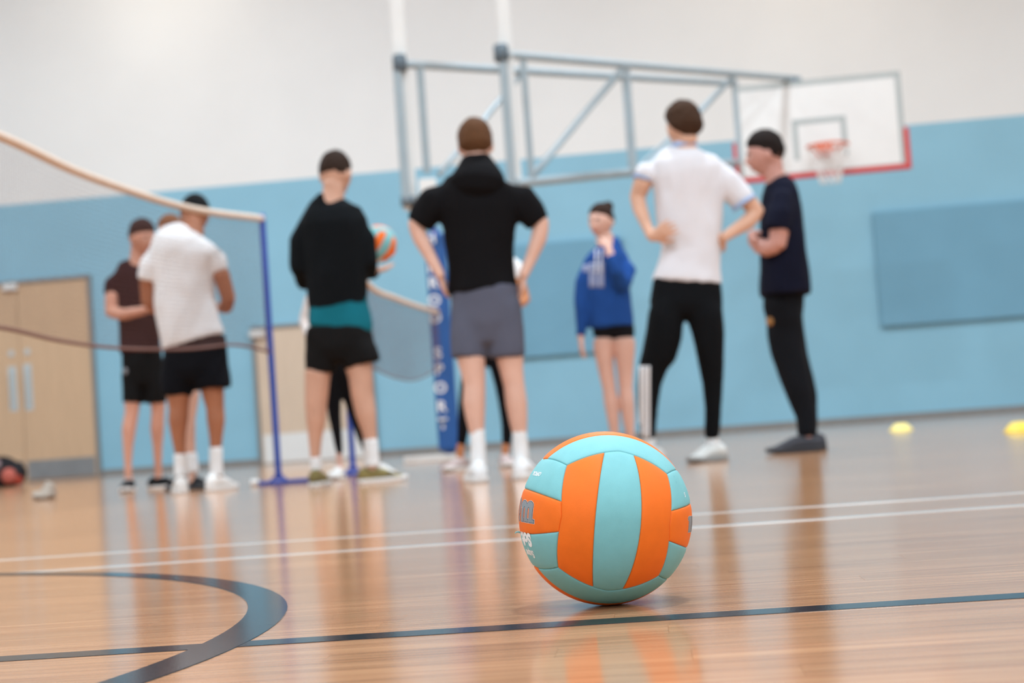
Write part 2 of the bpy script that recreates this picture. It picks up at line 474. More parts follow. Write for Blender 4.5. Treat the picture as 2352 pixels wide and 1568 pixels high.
# ---- ceiling lamps (the hall's own, above the frame)
lampm = mat('lamp_diffuser', (1, 0.97, 0.92, 1), 0.5, 0, emit=3)
hb0 = None
for (x, y) in LAMPS:
    if hb0 is None:
        hb0 = thing('ceiling_lamp', 'rectangular white high bay lamp hung from the ceiling', 'lamp', (x, y, CEIL), 'ceiling lamps')
        box('lamp_housing', (x-0.62, y-0.3, CEIL-0.38), (1.24, 0, 0), (0, 0.6, 0), (0, 0, 0.12), white_paint, hb0, 0.01)
        box('lamp_diffuser', (x-0.58, y-0.26, CEIL-0.39), (1.16, 0, 0), (0, 0.52, 0), (0, 0, 0.012), lampm, hb0)
        for s in (-0.5, 0.5): tube('suspension_rod', [(x+s, y, CEIL-0.27), (x+s, y, CEIL)], 0.006, steel, hb0, 6)
        base = (x, y)
        kids = list(hb0.children)
    else:
        r = hb0.copy(); C.objects.link(r); r.location = (x, y, CEIL)
        for k in kids:
            c = k.copy(); C.objects.link(c); c.parent = r

# ================================================================= BASKETBALL GOAL
YA, YB, YE = 15.0, 15.5, 19.5
goal = thing('basketball_goal', 'overhead basketball goal: grey truss arms, white backboard with red lower edge and orange rim', 'basketball goal', zup(at(937, 475, YA), 0))
def vpost(px, py0, py1, Y):
    a = at(px, py1, Y)
    b = at(px, py0, Y); return Vector((a.x, Y, a.z)), Vector((a.x, Y, b.z))
# white hanging masts up to the ceiling
def mast(px, pybot, Y, w=0.115):
    a = at(px, pybot, Y)
    box('mast', a+Vector((-w/2, 0.05, 0)), (w, 0, 0), (0, 0.1, 0), (0, 0, CEIL-a.z), white_paint, goal, 0.006)
    return a
mast(942, 478, YA); mast(1185, 432, YB)
pa, pb = vpost(934, 140, 470, YA); tube('grey_post', [pa, pb], 0.04, grey_metal, goal, 12, )
qa, qb = vpost(1176, 112, 425, YB); tube('grey_post', [qa, qb], 0.04, grey_metal, goal, 12)
A1 = pb; B1 = qb
def knuckle(c, r, h):
    tube('clamp_knuckle', [c-Vector((0, 0, h)), c-Vector((0, 0, h*0.8)), c+Vector((0, 0, h*0.8)), c+Vector((0, 0, h))], [r*0.8, r, r, r*0.8], dark_metal, goal, 14)
kA = at(918, 145, YA); kB = at(1151, 122, YB)
knuckle(kA, 0.062, 0.075); knuckle(kB, 0.068, 0.08)
tube('foot_clamp', [at(937, 462, YA)-Vector((0.06, 0, 0)), at(937, 462, YA)+Vector((0.06, 0, 0))], 0.045, dark_metal, goal, 12)
box('mast_bracket', at(964, 452, YA)+Vector((0, -0.04, 0)), (0.15, 0, 0), (0, 0.05, 0), (0, 0, 0.15), white_paint, goal, 0.006)
def bar(name, P, Q, r=0.032, m=None): return tube(name, [P, Q], r, m or grey_metal, goal, 10)
# top chords
EA = at(1690, 192, YE+0.2); EB = at(1835, 182, YE+0.25)
tA = at(920, 147, YA); tB = at(1155, 125, YB)
bar('top_chord', tA, EA, 0.036); bar('top_chord', tB, EB, 0.036)
# bottom chord
b0 = at(1184, 421, YB); b1 = at(1697, 372, YE+0.2)
bar('bottom_chord', b0, b1, 0.042)
a0 = at(938, 455, YA); a1 = at(1450, 392, (YA+YE)/2+0.9)
bar('bottom_chord', a0, a1, 0.025)
# uprights
def upright(T0, T1, px, py1, r):
    p = on_line(T0, T1, px); q = at(px, py1, p.y)
    bar('upright', Vector((p.x, p.y, p.z)), Vector((p.x, p.y, q.z)), r)
upright(tA, EA, 964, 398, 0.034); upright(tB, EB, 1201, 410, 0.03)
upright(tB, EB, 1439, 394, 0.03); upright(tB, EB, 1684, 372, 0.028); upright(tA, EA, 1432, 392, 0.02)
# braces
def brace(T0, T1, x0, P1, r): bar('brace', on_line(T0, T1, x0), P1, r)
brace(tA, EA, 1203, at(1010, 400, YA+0.4), 0.026)
brace(tB, EB, 1436, at(1226, 402, YB+0.4), 0.03)
brace(tA, EA, 1420, at(1212, 410, YB+0.2), 0.022)
brace(tB, EB, 1690, at(1480, 392, YB+2.2), 0.03)
brace(tA, EA, 1672, at(1455, 395, YB+2.0), 0.022)
# backboard
bbc = at(1881, 289, YE)
by = math.radians(8)
bx = Vector((math.cos(by), -math.sin(by), 0)); bo = Vector((-bx.y*-1, 0, 0))
bo = Vector((math.sin(by), math.cos(by), 0))*-1      # outward, to the camera
BW, BH = 1.87, 1.06
def bb_box(name, x0, x1, z0, z1, o0, o1, m, parent, bev=0.0):
    return box(name, bbc+bx*x0+bo*o0+Vector((0, 0, z0)), bx*(x1-x0), bo*(o1-o0), Vector((0, 0, z1-z0)), m, parent, bev)
bb = bb_box('backboard', -BW/2, BW/2, -BH/2, BH/2, -0.02, 0.02, board_white, goal)
lwd = 0.062
for (x0, x1, z0, z1) in ((-BW/2, BW/2, BH/2-lwd, BH/2), (-BW/2, -BW/2+lwd, -BH/2, BH/2-lwd), (BW/2-lwd, BW/2, -BH/2, BH/2-lwd), (-BW/2+lwd, BW/2-lwd, -BH/2, -BH/2+0.03)):
    bb_box('border_line', x0, x1, z0, z1, 0.02, 0.0215, board_grey, bb)
tz = -BH/2+0.16
for (x0, x1, z0, z1) in ((-0.3, 0.3, tz+0.40, tz+0.46), (-0.3, -0.24, tz, tz+0.40), (0.24, 0.3, tz, tz+0.40)):
    bb_box('target_line', x0, x1, z0, z1, 0.02, 0.022, board_grey, bb)
for (x0, x1, z0, z1) in ((-BW/2-0.045, BW/2+0.045, -BH/2-0.045, -BH/2+0.012), (-BW/2-0.045, -BW/2+0.012, -BH/2+0.012, -BH/2+0.42), (BW/2-0.012, BW/2+0.045, -BH/2+0.012, -BH/2+0.42)):
    bb_box('edge_padding', x0, x1, z0, z1, -0.035, 0.035, red_pad, bb, 0.012)
bb_box('hinge_bracket', -0.36, -0.2, BH/2-0.05, BH/2+0.05, -0.12, 0.0, dark_metal, goal, 0.01)
bb_box('back_frame', -0.4, 0.4, -0.3, -0.24, -0.1, -0.02, grey_metal, goal)
bb_box('back_frame', -0.4, -0.34, -0.3, BH/2, -0.1, -0.02, grey_metal, goal)
bb_box('back_frame', 0.34, 0.4, -0.3, BH/2, -0.1, -0.02, grey_metal, goal)
bar('bottom_chord', b1, bbc+bx*-0.37-bo*0.08*1+Vector((0, 0, -0.27)), 0.03)
# rim and net
rimc = bbc+bx*0.06+bo*(0.17+0.225)+Vector((0, 0, -0.29))
RR = 0.225
ringp = [rimc+Vector((math.cos(a)*RR, math.sin(a)*RR, 0)) for a in [2*PI*i/40 for i in range(41)]]
rim = tube('rim', ringp, 0.014, rim_orange, goal, 8)
box('rim_plate', bbc+bx*-0.06+bo*0.02+Vector((0, 0, -0.36)), bx*0.18, bo*0.02, Vector((0, 0, 0.14)), rim_orange, rim, 0.004)
box('rim_arm', bbc+bx*-0.03+bo*0.03+Vector((0, 0, -0.31)), bx*0.12, bo*0.16, Vector((0, 0, 0.02)), rim_orange, rim)
for s in (-1, 1):
    tube('rim_brace', [bbc+bx*(0.03+0.05*s)+bo*0.04+Vector((0, 0, -0.35)), rimc+bx*(0.17*s)-bo*0.14], 0.008, rim_orange, rim, 6)
V, Fc = [], []
def add_tube_to(V, Fc, pts, r, n=4):
    v, f = tube_data([Vector(p) for p in pts], [r]*len(pts), n)
    b = len(V); V.extend(v); Fc.extend([tuple(i+b for i in q) for q in f])
NS, NR = 12, 6
def netp(i, j):
    a = 2*PI*(i+(0.5 if j % 2 else 0))/NS; t = j/NR
    r = RR*(1-0.52*t**0.8); return rimc+Vector((math.cos(a)*r, math.sin(a)*r, -0.42*t))
for i in range(NS):
    for j in range(NR):
        p = netp(i, j)
        q1 = netp(i, j+1); q2 = netp(i-1 if j % 2 == 0 else i+1, j+1)
        add_tube_to(V, Fc, [p, q1], 0.006); add_tube_to(V, Fc, [p, q2], 0.006)
hn = raw('hoop_net', V, Fc, net_white, goal); hn['kind'] = 'stuff'; hn['label'] = 'short white hoop net'

# ================================================================= NETS AND POSTS
def mesh_net(parent, tops, bots, cell=0.022, r=0.0008):
    """tops/bots: matching polylines (world). A net of real cords hangs between them."""
    def sample(P, n):
        L = [0]
        for a, b in zip(P[:-1], P[1:]): L.append(L[-1]+(b-a).length)
        out = []
        for k in range(n+1):
            d = L[-1]*k/n; i = 0
            while i < len(L)-2 and L[i+1] < d: i += 1
            out.append(P[i].lerp(P[i+1], (d-L[i])/max(1e-9, L[i+1]-L[i])))
        return out, L[-1]
    _, Ln = sample(tops, 4)
    n = int(Ln/cell)
    T_, _ = sample(tops, n); B_, _ = sample(bots, n)
    V, Fc = [], []
    for i in range(n+1): add_tube_to(V, Fc, [T_[i], T_[i].lerp(B_[i], 0.5)+Vector((0, 0, 0)), B_[i]], r, 3)
    m = int((T_[n//2]-B_[n//2]).length/cell)
    for j in range(1, m):
        pts = [T_[i].lerp(B_[i], j/m) for i in range(0, n+1, 6)]
        add_tube_to(V, Fc, pts, r, 3)
    o = raw('net_mesh', V, Fc, net_brown, parent); o['kind'] = 'stuff'
    return o
def smooth_poly(P, n=40):
    # Catmull-Rom through points
    P = [P[0]*2-P[1]]+P+[P[-1]*2-P[-2]]
    out = []
    for i in range(1, len(P)-2):
        for k in range(n):
            t = k/n
            a, b, c, d = P[i-1], P[i], P[i+1], P[i+2]
            out.append(0.5*((2*b)+(c-a)*t+(2*a-5*b+4*c-d)*t*t+(3*b-a-3*c+d)*t**3))
    out.append(P[-2].copy()); return out
def make_net_stand(name, label, base, h, ang=0.0):
    t = thing(name, label, 'post', base, 'net posts')
    b = Vector(base)
    d = Vector((math.cos(ang), math.sin(ang), 0)); e = Vector((-d.y, d.x, 0))
    tube('upright_tube', [b+Vector((0, 0, 0.03)), b+Vector((0, 0, h))], 0.02, blue_paint, t, 14)
    tube('top_cap', [b+Vector((0, 0, h)), b+Vector((0, 0, h+0.02))], [0.022, 0.012], blue_paint, t, 14)
    box('base_bar', b-d*0.12-e*0.03, d*0.31, e*0.06, Vector((0, 0, 0.026)), blue_paint, t, 0.006)
    box('base_bar', b-e*0.16-d*0.03, d*0.06, e*0.42, Vector((0, 0, 0.024)), blue_paint, t, 0.006)
    for s in (-1, 1):
        tube('gusset', [b+d*(0.05*s)+Vector((0, 0, 0.02)), b+Vector((0, 0, 0.07))], 0.009, blue_paint, t, 6)
    for q in (-0.145, 0.205):
        tube('end_cap', [b+d*(q-0.022)+Vector((0, 0, 0.02)), b+d*(q+0.022)+Vector((0, 0, 0.02))], 0.02, white_paint, t, 12)
    return t
P1 = ground(641, 1112)
make_net_stand('net_post', 'slim blue badminton net post with flat blue base, holding the cream net tape', P1, 1.625, 0.05)
PX = [(-1300, 220, 812), (-700, 150, 740), (-300, 220, 668), (0, 310, 582), (200, 405, 516), (430, 477, 441), (607, 507, 382)]
def ppm_pt(x, y, p): return at(x, y, FP/p)
far_top = P1+Vector((0, 0, 1.615))
tops = [ppm_pt(0, 312, 582), ppm_pt(200, 403, 516), ppm_pt(430, 477, 441), far_top]
dirn = (tops[0]-tops[2]); dirn.z = 0; dirn.normalize()
near_end = tops[0]+dirn*2.3; near_end.z = 1.56
mid = tops[0]+dirn*1.15; mid.z = 1.545
tops = smooth_poly([near_end, mid]+tops)
NB = [ppm_pt(0, 752, 582), ppm_pt(140, 783, 535), ppm_pt(280, 800, 490), ppm_pt(430, 801, 441), ppm_pt(540, 792, 402), P1+Vector((0, 0, 0.80))]
bots = smooth_poly([zup(near_end, 0.79), zup(mid, 0.775)]+NB)
bnet = thing('badminton_net', 'fine brown badminton net with cream top tape sagging across the left side', 'net', zup(P1, 0))
mesh_net(bnet, tops, bots)
tube('top_tape', tops[::6]+[tops[-1]], 0.02, tape_cream, bnet, 8)
tube('bottom_cord', bots[::6]+[bots[-1]], 0.009, tape_dark, bnet, 6)
make_net_stand('net_post', 'blue badminton net post at the near end of the cream tape', Vector((near_end.x, near_end.y, 0)), 1.58, 0.05)

# padded volleyball post and the second net behind the black sweatshirt
P3 = ground(1034, 1056)
vp = thing('volleyball_post', 'blue padded volleyball post with stacked white letters behind the hooded back', 'post', P3)
HP = 2.08
V, Fc = [], []
padw, padd = 0.095, 0.10
bm = bmesh.new(); box_bm(bm, P3+Vector((-padw, -padd, 0.08)), Vector((2*padw, 0, 0)), Vector((0, 2*padd, 0)), Vector((0, 0, HP-0.08)), 0.035)
bmesh.ops.recalc_face_normals(bm, faces=bm.faces); bm_obj('post_padding', bm, pad_blue, vp)
tube('steel_pole', [P3, P3+Vector((0, 0, HP+0.05))], 0.04, blue_paint, vp, 14)
box('base_rail', P3+Vector((-0.42, -0.06, 0)), (0.5, 0, 0), (0, 0.1, 0), (0, 0, 0.055), white_paint, vp, 0.008)
letters = [('H', 547), ('A', 580), ('R', 615), ('R', 650), ('O', 690), ('D', 730), ('S', 812), ('P', 850), ('O', 892), ('R', 935), ('T', 975)]
yv = P3.y-padd-0.004
for ch, py in letters:
    pz = at(1000, py, yv).z
    me = text_mesh(ch, 0.135, 0.004)
    o = link('letter', me, white_print, vp)
    o.matrix_world = Matrix.Translation((P3.x-0.04, yv, pz)) @ Matrix.Rotation(PI/2, 4, 'X')
P2 = ground(812, 1092)
make_net_stand('net_post', 'blue badminton net post standing behind the black sweatshirt', P2, 1.56, 0.2)
t2 = [P2+Vector((0, 0, 1.545)), at(850, 657, 12.9), at(905, 683, 13.9), at(960, 703, 14.9), P3+Vector((-0.02, -padd-0.01, at(1010, 716, P3.y).z))]
tops2 = smooth_poly(t2)
bb2 = [P2+Vector((0, 0, 0.8)), at(850, 842, 12.9), at(905, 866, 13.9), at(955, 872, 14.9), P3+Vector((-0.02, -padd-0.01, at(1010, 845, P3.y).z))]
bots2 = smooth_poly(bb2)
n2 = thing('badminton_net', 'second badminton net slung low between a blue post and the padded post', 'net', zup(P2, 0))
mesh_net(n2, tops2, bots2, 0.02, 0.0009)
tube('top_tape', tops2[::6]+[tops2[-1]], 0.022, tape_cream, n2, 8)
tube('bottom_cord', bots2[::6]+[bots2[-1]], 0.006, tape_dark, n2, 6)

# ================================================================= VOLLEYBALL
def scuff(m, col, th):
    # small scuff marks where a ball has rubbed on the floor
    nt = m.node_tree; b = nt.nodes['Principled BSDF']; src = b.inputs['Base Color'].links[0].from_socket
    tc = nt.nodes.new('ShaderNodeTexCoord'); n = nt.nodes.new('ShaderNodeTexNoise'); n.inputs['Scale'].default_value = 48; n.inputs['Detail'].default_value = 8; n.inputs['Roughness'].default_value = 0.62
    nt.links.new(tc.outputs['Object'], n.inputs['Vector'])
    mr = nt.nodes.new('ShaderNodeMapRange'); mr.inputs['From Min'].default_value = th-0.02; mr.inputs['From Max'].default_value = th+0.03; mr.inputs['To Max'].default_value = 0.6
    nt.links.new(n.outputs['Fac'], mr.inputs['Value'])
    mx = nt.nodes.new('ShaderNodeMix'); mx.data_type = 'RGBA'; nt.links.new(mr.outputs[0], mx.inputs[0]); nt.links.new(src, mx.inputs[6]); mx.inputs[7].default_value = col
    nt.links.new(mx.outputs[2], b.inputs['Base Color'])
ball_orange = mat('orange_soft_leather', rgb(246, 116, 32), 0.55, 0.03, 60, 0.16, 1300, spec=0.25)
ball_teal = mat('teal_soft_leather', rgb(126, 190, 193), 0.6, 0.03, 60, 0.16, 1300, spec=0.25)
scuff(ball_teal, rgb(60, 140, 160), 0.71)
scuff(ball_orange, rgb(214, 110, 50), 0.72)
ink_grey = mat('grey_ink', rgb(140, 146, 150), 0.5, 0.02, 50)
ink_dark = mat('dark_ink', rgb(44, 40, 52), 0.5, 0.02, 50)
ink_white = mat('white_ink', rgb(240, 244, 244), 0.5, 0.02, 50)
core_mat = mat('dark_seam_core', rgb(70, 60, 60), 0.9, 0.02, 50)
R = 0.105
BETA = 0.179; SEAM = 0.27
def ball_bounds():
    def score(f, s, c):      # strips of the face with normal f run along s; c is across
        return f*(1+BETA*(s-c))
    def Bc(a):               # along limit for across a
        lo, hi = 0.5, 2.0
        for _ in range(30):
            b = (lo+hi)/2
            l = math.sqrt(1+a*a+b*b); f, s, c = 1/l, b/l, abs(a)/l
            # face F(strip S, across C) against face S(strip C, across F)
            if score(f, s, c) > score(s, c, f): lo = b
            else: hi = b
        return lo
    def Ac(b):               # across limit for along b
        lo, hi = 0.3, 1.4
        for _ in range(30):
            a = (lo+hi)/2
            l = math.sqrt(1+a*a+b*b); f, s, c = 1/l, abs(b)/l, a/l
            # face F against face C (strip F, across S)
            if score(f, s, c) > score(c, f, s): lo = a
            else: hi = a
        return lo
    return Bc, Ac
Bc, Ac = ball_bounds()
def panel_patch(kind, nu, nv):
    """grid of (a,b) gnomonic points, finer towards the seams. kind -1,0,1: strip"""
    G = []
    def w(t): return 0.5-0.5*math.cos(PI*t)
    if kind == 0:
        for i in range(nu+1):
            a = -SEAM+2*SEAM*w(i/nu); B = Bc(abs(a))
            G.append([(a, B*(-1+2*w(j/nv))) for j in range(nv+1)])
        return G
    B0 = Bc(SEAM)
    def left(t): return (SEAM, B0*t)
    bmax = 1.0
    def right(t): return (Ac(t*bmax), t*bmax)
    def top(s): a = SEAM+(1-SEAM)*s; return (a, Bc(a))
    for i in range(nu+1):
        s = w(i/nu); row = []
        for j in range(nv+1):
            t = -1+2*w(j/nv); q = (t+1)/2
            l, r = left(t), right(t); tp = top(s); bt = (tp[0], -tp[1])
            c00, c10, c01, c11 = left(-1), (1, -1), left(1), (1, 1)
            P = [(1-s)*l[k]+s*r[k]+(1-q)*bt[k]+q*tp[k]-((1-s)*(1-q)*c00[k]+s*(1-q)*c10[k]+(1-s)*q*c01[k]+s*q*c11[k]) for k in (0, 1)]
            row.append((kind*P[0], P[1]))
        G.append(row)
    return G
def make_ball(root, fine=True):
    nu, nv = (22, 44) if fine else (6, 12)
    X, Y, Z = Vector((1, 0, 0)), Vector((0, 1, 0)), Vector((0, 0, 1))
    # face normal, strip direction, across direction. F=-Y face: strips along Z
    faces = [(Y, Z, X), (Z, X, Y), (X, Y, Z)]
    out = []
    for fi, (n, s, c) in enumerate(faces):
        for sg in (-1, 1):
            for kd in (-1, 0, 1):
                G = panel_patch(kd, nu, nv)
                D = [[(n*sg+c*a+s*b).normalized() for (a, b) in row] for row in G]
                edge = [D[0][j] for j in range(nv+1)]+[D[nu][j] for j in range(nv+1)]+[D[i][0] for i in range(nu+1)]+[D[i][nv] for i in range(nu+1)]
                V, Fc = [], []
                for i in range(nu+1):
                    for j in range(nv+1):
                        d = D[i][j]
                        m = max(d.dot(e) for e in edge); dist = R*math.acos(min(1, m))
                        g = 0.0014*math.exp(-(dist/0.0006)**1.2)+0.0004*math.exp(-(dist/0.004)**2)
                        V.append(d*(R-g))
                flip = (sg*kd if kd else sg)
                for i in range(nu):
                    for j in range(nv):
                        a = i*(nv+1)+j
                        Fc.append((a, a+1, a+nv+2, a+nv+1))
                # skirt to give the panel thickness
                rim = [(0, j) for j in range(nv+1)]+[(i, nv) for i in range(1, nu+1)]+[(nu, j) for j in range(nv-1, -1, -1)]+[(i, 0) for i in range(nu-1, 0, -1)]
                base = len(V)
                for (i, j) in rim: V.append(D[i][j]*(R-0.005))
                k = len(rim)
                for q in range(k):
                    a = rim[q][0]*(nv+1)+rim[q][1]; b_ = rim[(q+1) % k][0]*(nv+1)+rim[(q+1) % k][1]
                    Fc.append((a, b_, base+(q+1) % k, base+q))
                if fi == 0: orange = kd != 0
                else: orange = kd == 0
                me = bpy.data.meshes.new('panel'); me.from_pydata([tuple(v) for v in V], [], Fc); me.update()
                bm = bmesh.new(); bm.from_mesh(me); bmesh.ops.recalc_face_normals(bm, faces=bm.faces)
                bm.faces.ensure_lookup_table()
                f0 = bm.faces[nv*(nu//2)+nv//2]
                if f0.normal.dot(f0.calc_center_median()) < 0: bmesh.ops.reverse_faces(bm, faces=bm.faces)
                bm.to_mesh(me); bm.free()
                o = link('panel', me, ball_orange if orange else ball_teal, None, True)
                o.parent = root
                out.append(((fi, sg, kd), o))
    bm = bmesh.new(); bmesh.ops.create_icosphere(bm, subdivisions=4, radius=R-0.003)
    o = bm_obj('bladder', bm, core_mat, None, True); o.parent = root
    return dict(out)
BD = 2.125
bc_px = (1390, 1187.5)
bcw = at(bc_px[0], bc_px[1], BD); bcw.z = R-0.0003
vb = thing('volleyball', 'orange and teal panelled volleyball in sharp focus resting on the wooden floor', 'ball', bcw)
# orientation in camera axes: F to the viewer, S up, Cc right
vdir = (CAM-bcw).normalized()
cr_ = (CR-vdir*CR.dot(vdir)).normalized(); cu_ = vdir.cross(cr_).normalized()
def camvec(x, y, z): return (cr_*x+cu_*y+vdir*z)
Fv = camvec(0.148, -0.05, 0.987).normalized()
Sv = camvec(0.088, 0.99, 0.03); Sv = (Sv-Fv*Sv.dot(Fv)).normalized()
Cv = Sv.cross(Fv).normalized()
# local axes: -Y = F, Z = S, X = C
M = Matrix((Cv, -Fv, Sv)).transposed()
vb.matrix_world = Matrix.Translation(bcw) @ M.to_4x4()
bpy.context.view_layer.update()
panels = make_ball(vb)
def wrap_print(me, axis, alpha0, beta0, lift, m, parent, rotdeg=180, name='printed_lettering'):
    """lay a flat mesh on the ball. axis sg on the X faces; alpha runs towards the front, beta up"""
    bm = bmesh.new(); bm.from_mesh(me)
    bmesh.ops.rotate(bm, verts=bm.verts, cent=(0, 0, 0), matrix=Matrix.Rotation(math.radians(rotdeg), 3, 'Z'))
    xs = [v.co.x for v in bm.verts]; ys = [v.co.y for v in bm.verts]
    if not xs: return
    for (lo, hi, nrm) in ((min(xs), max(xs), (1, 0, 0)), (min(ys), max(ys), (0, 1, 0))):
        k = lo+0.003
        while k < hi:
            bmesh.ops.bisect_plane(bm, geom=bm.verts[:]+bm.edges[:]+bm.faces[:], plane_co=Vector(nrm)*k, plane_no=nrm); k += 0.003
    bmesh.ops.triangulate(bm, faces=bm.faces)
    for v in bm.verts:
        a = alpha0+v.co.x/R*(1 if axis < 0 else -1); b = beta0+v.co.y/R
        d = Vector((axis*math.cos(a)*math.cos(b), -math.sin(a)*math.cos(b), math.sin(b)))
        v.co = d*(R+lift)
    me2 = bpy.data.meshes.new(name); bm.to_mesh(me2); bm.free()
    o = link(name, me2, m, None, True); o.parent = parent
    return o
def reparent_local(o, parent):
    o.parent = parent
# slab-serif W as seen upside down: three stems joined by two arches
def arc(cx, cy, r0, a0, a1, n=10): return [(cx+r0*math.cos(math.radians(a0+(a1-a0)*i/n)), cy+r0*math.sin(math.radians(a0+(a1-a0)*i/n))) for i in range(n+1)]
def glyph_m(h=0.0250, w=0.034):
    st = w*0.27; r = (w-st)/4
    xs = [st/2, w/2, w-st/2]
    outer = [(0, 0), (xs[0]+st*0.62, 0), (xs[0]+st*0.62, h*0.14), (xs[0]+st*0.42, h*0.14)]
    outer += [(xs[0]+st*0.42, h*0.62), (xs[0]+st*0.6, h*0.72), (xs[1]-st*0.5, h*0.70), (xs[1]-st*0.42, h*0.6)]
    outer += [(xs[1]-st*0.42, 0), (xs[1]+st*0.68, 0), (xs[1]+st*0.68, h*0.14), (xs[1]+st*0.42, h*0.14)]
    outer += [(xs[1]+st*0.42, h*0.62), (xs[1]+st*0.6, h*0.72), (xs[2]-st*0.5, h*0.70), (xs[2]-st*0.42, h*0.6)]
    outer += [(xs[2]-st*0.42, 0), (xs[2]+st*0.9, 0), (xs[2]+st*0.9, h*0.14), (xs[2]+st*0.45, h*0.14), (xs[2]+st*0.45, h*0.66)]
    q = w*0.22
    xr, xm, xl = xs[2]+st*0.45, xs[1]+st*0.1, -st*0.25
    for (a, b) in ((xr, xm), (xm, xl)):
        for i in range(0 if a == xr else 1, 17):
            t = i/16; outer.append((a+(b-a)*t, h*(0.84+0.16*math.sin(PI*t)**0.6) if 0 < t < 1 else h*0.84))
    outer += [(-st*0.25, h*0.74), (0, h*0.66)]
    return [outer]
def dup_loops(L, dx): return [[(x+dx, y) for x, y in l] for l in L]
gm = glyph_m()
n_l = 0.0265
i_glyph = [[(-0.013, 0.008), (-0.006, 0.008), (-0.006, 0.0225), (-0.0085, 0.0245), (-0.013, 0.0265), (-0.017, 0.0245), (-0.013, 0.022)], [(-0.0095+0.0038*math.cos(t), 0.003+0.0036*math.sin(t)) for t in [2*PI*k/16 for k in range(16)]]]
rest = [[(-0.03, 0), (-0.024, 0), (-0.024, 0.0265), (-0.03, 0.0265)], [(-0.044, 0.008), (-0.034, 0.008), (-0.034, 0.0265), (-0.044, 0.0265)], [(-0.06, 0.008), (-0.048, 0.008), (-0.048, 0.0265), (-0.06, 0.0265)]]
wm = gm+i_glyph+rest
lp = panels[(2, -1, 0)]
# word on the left orange panel, upside down; W ends at alpha 27 deg
a_right = math.radians(28.5); wx = 0.034
for off, lift, m_ in ((0.0011, 0.0001, ink_white), (0.0007, 0.00018, ink_dark), (0.0, 0.00026, ink_grey)):
    me = flat_curve_mesh(wm, off)
    wrap_print(me, -1, a_right-(wx+0.004)/R, math.radians(-6.2), lift, m_, lp, 0)
thr = [bcw+(cr_*x+cu_*y+vdir*z)*R for (x, y, z) in ((-0.965, -0.165, 0.02), (-0.99, -0.165, 0.02), (-1.015, -0.160, 0.02), (-1.035, -0.165, 0.02), (-1.045, -0.18, 0.02))]
o = tube('loose_thread', thr, [0.0014, 0.0013, 0.001, 0.0008, 0.0005], ball_teal, None, 6); o.data.transform(vb.matrix_world.inverted()); o.parent = vb
def wlayers(s, size, axis, a0, b0, parent, layers, rotdeg=180, off=0.0, shear=0):
    for o_, lift, m_ in layers:
        me = text_mesh(s, size, o_+off, shear)
        wrap_print(me, axis, a0, b0, lift, m_, parent, rotdeg)
rp = panels[(2, 1, 0)]
# far wordmark's last letter on the right orange panel
nl = [[(0, 0), (0.008, 0), (0.008, 0.018), (0.0, 0.018), (-0.0035, 0.0165), (-0.0035, 0.0145), (0, 0.014)], [(0.010, 0), (0.018, 0), (0.018, 0.018), (0.010, 0.018)], [(0.024, 0), (0.034, 0), (0.034, 0.018), (0.024, 0.018)], [(0.038, 0), (0.044, 0), (0.044, 0.026), (0.038, 0.026)]]
for off, lift, m_ in ((0.0009, 0.0001, ink_white), (0.0005, 0.00018, ink_dark), (0.0, 0.00026, ink_grey)):
    me = flat_curve_mesh(nl, off)
    wrap_print(me, 1, math.radians(26.5), math.radians(-3.5), lift, m_, rp, 0)
# white prints on the teal panels
tl = panels[(2, -1, 1)]; bl = panels[(2, -1, -1)]
wlayers('OFFICIAL', 0.0072, -1, math.radians(14.5), math.radians(26.5), tl, ((0.0, 0.0002, ink_white),), 180, 0.00025, 0.3)
wlayers('Soft', 0.021, -1, math.radians(13.5), math.radians(-17.5), bl, ((0.0, 0.0002, ink_white),), 180, 0.0013)
wlayers('Super', 0.013, -1, math.radians(13), math.radians(-27.5), bl, ((0.0, 0.0002, ink_white),), 180, 0.0005)
wlayers('S', 0.008, 1, math.radians(29), math.radians(21), panels[(2, 1, 1)], ((0.0, 0.0002, ink_white),), 180, 0.0003)

# ================================================================= PEOPLE
def skin(name, r, g, b): return mat(name, rgb(r, g, b), 0.55, 0.05, 12, 0.2, 250, spec=0.35)
def cloth(name, r, g, b, var=0.05): return mat(name, rgb(r, g, b), 0.9, var, 9, 0.4, 350, spec=0.12)
def hairm(name, r, g, b): return mat(name, rgb(r, g, b), 0.75, 0.18, 60, 0.6, 300, spec=0.12)
eye_white = mat('eye_white', rgb(235, 232, 228), 0.3, 0.0)
eye_dark = mat('eye_iris', rgb(50, 36, 28), 0.25, 0.0)
lip_m = mat('lip_skin', rgb(176, 96, 88), 0.5, 0.03)
sole_white = mat('white_rubber_sole', rgb(226, 224, 220), 0.6, 0.03)
sole_dark = mat('dark_rubber_sole', rgb(48, 48, 52), 0.6, 0.03)

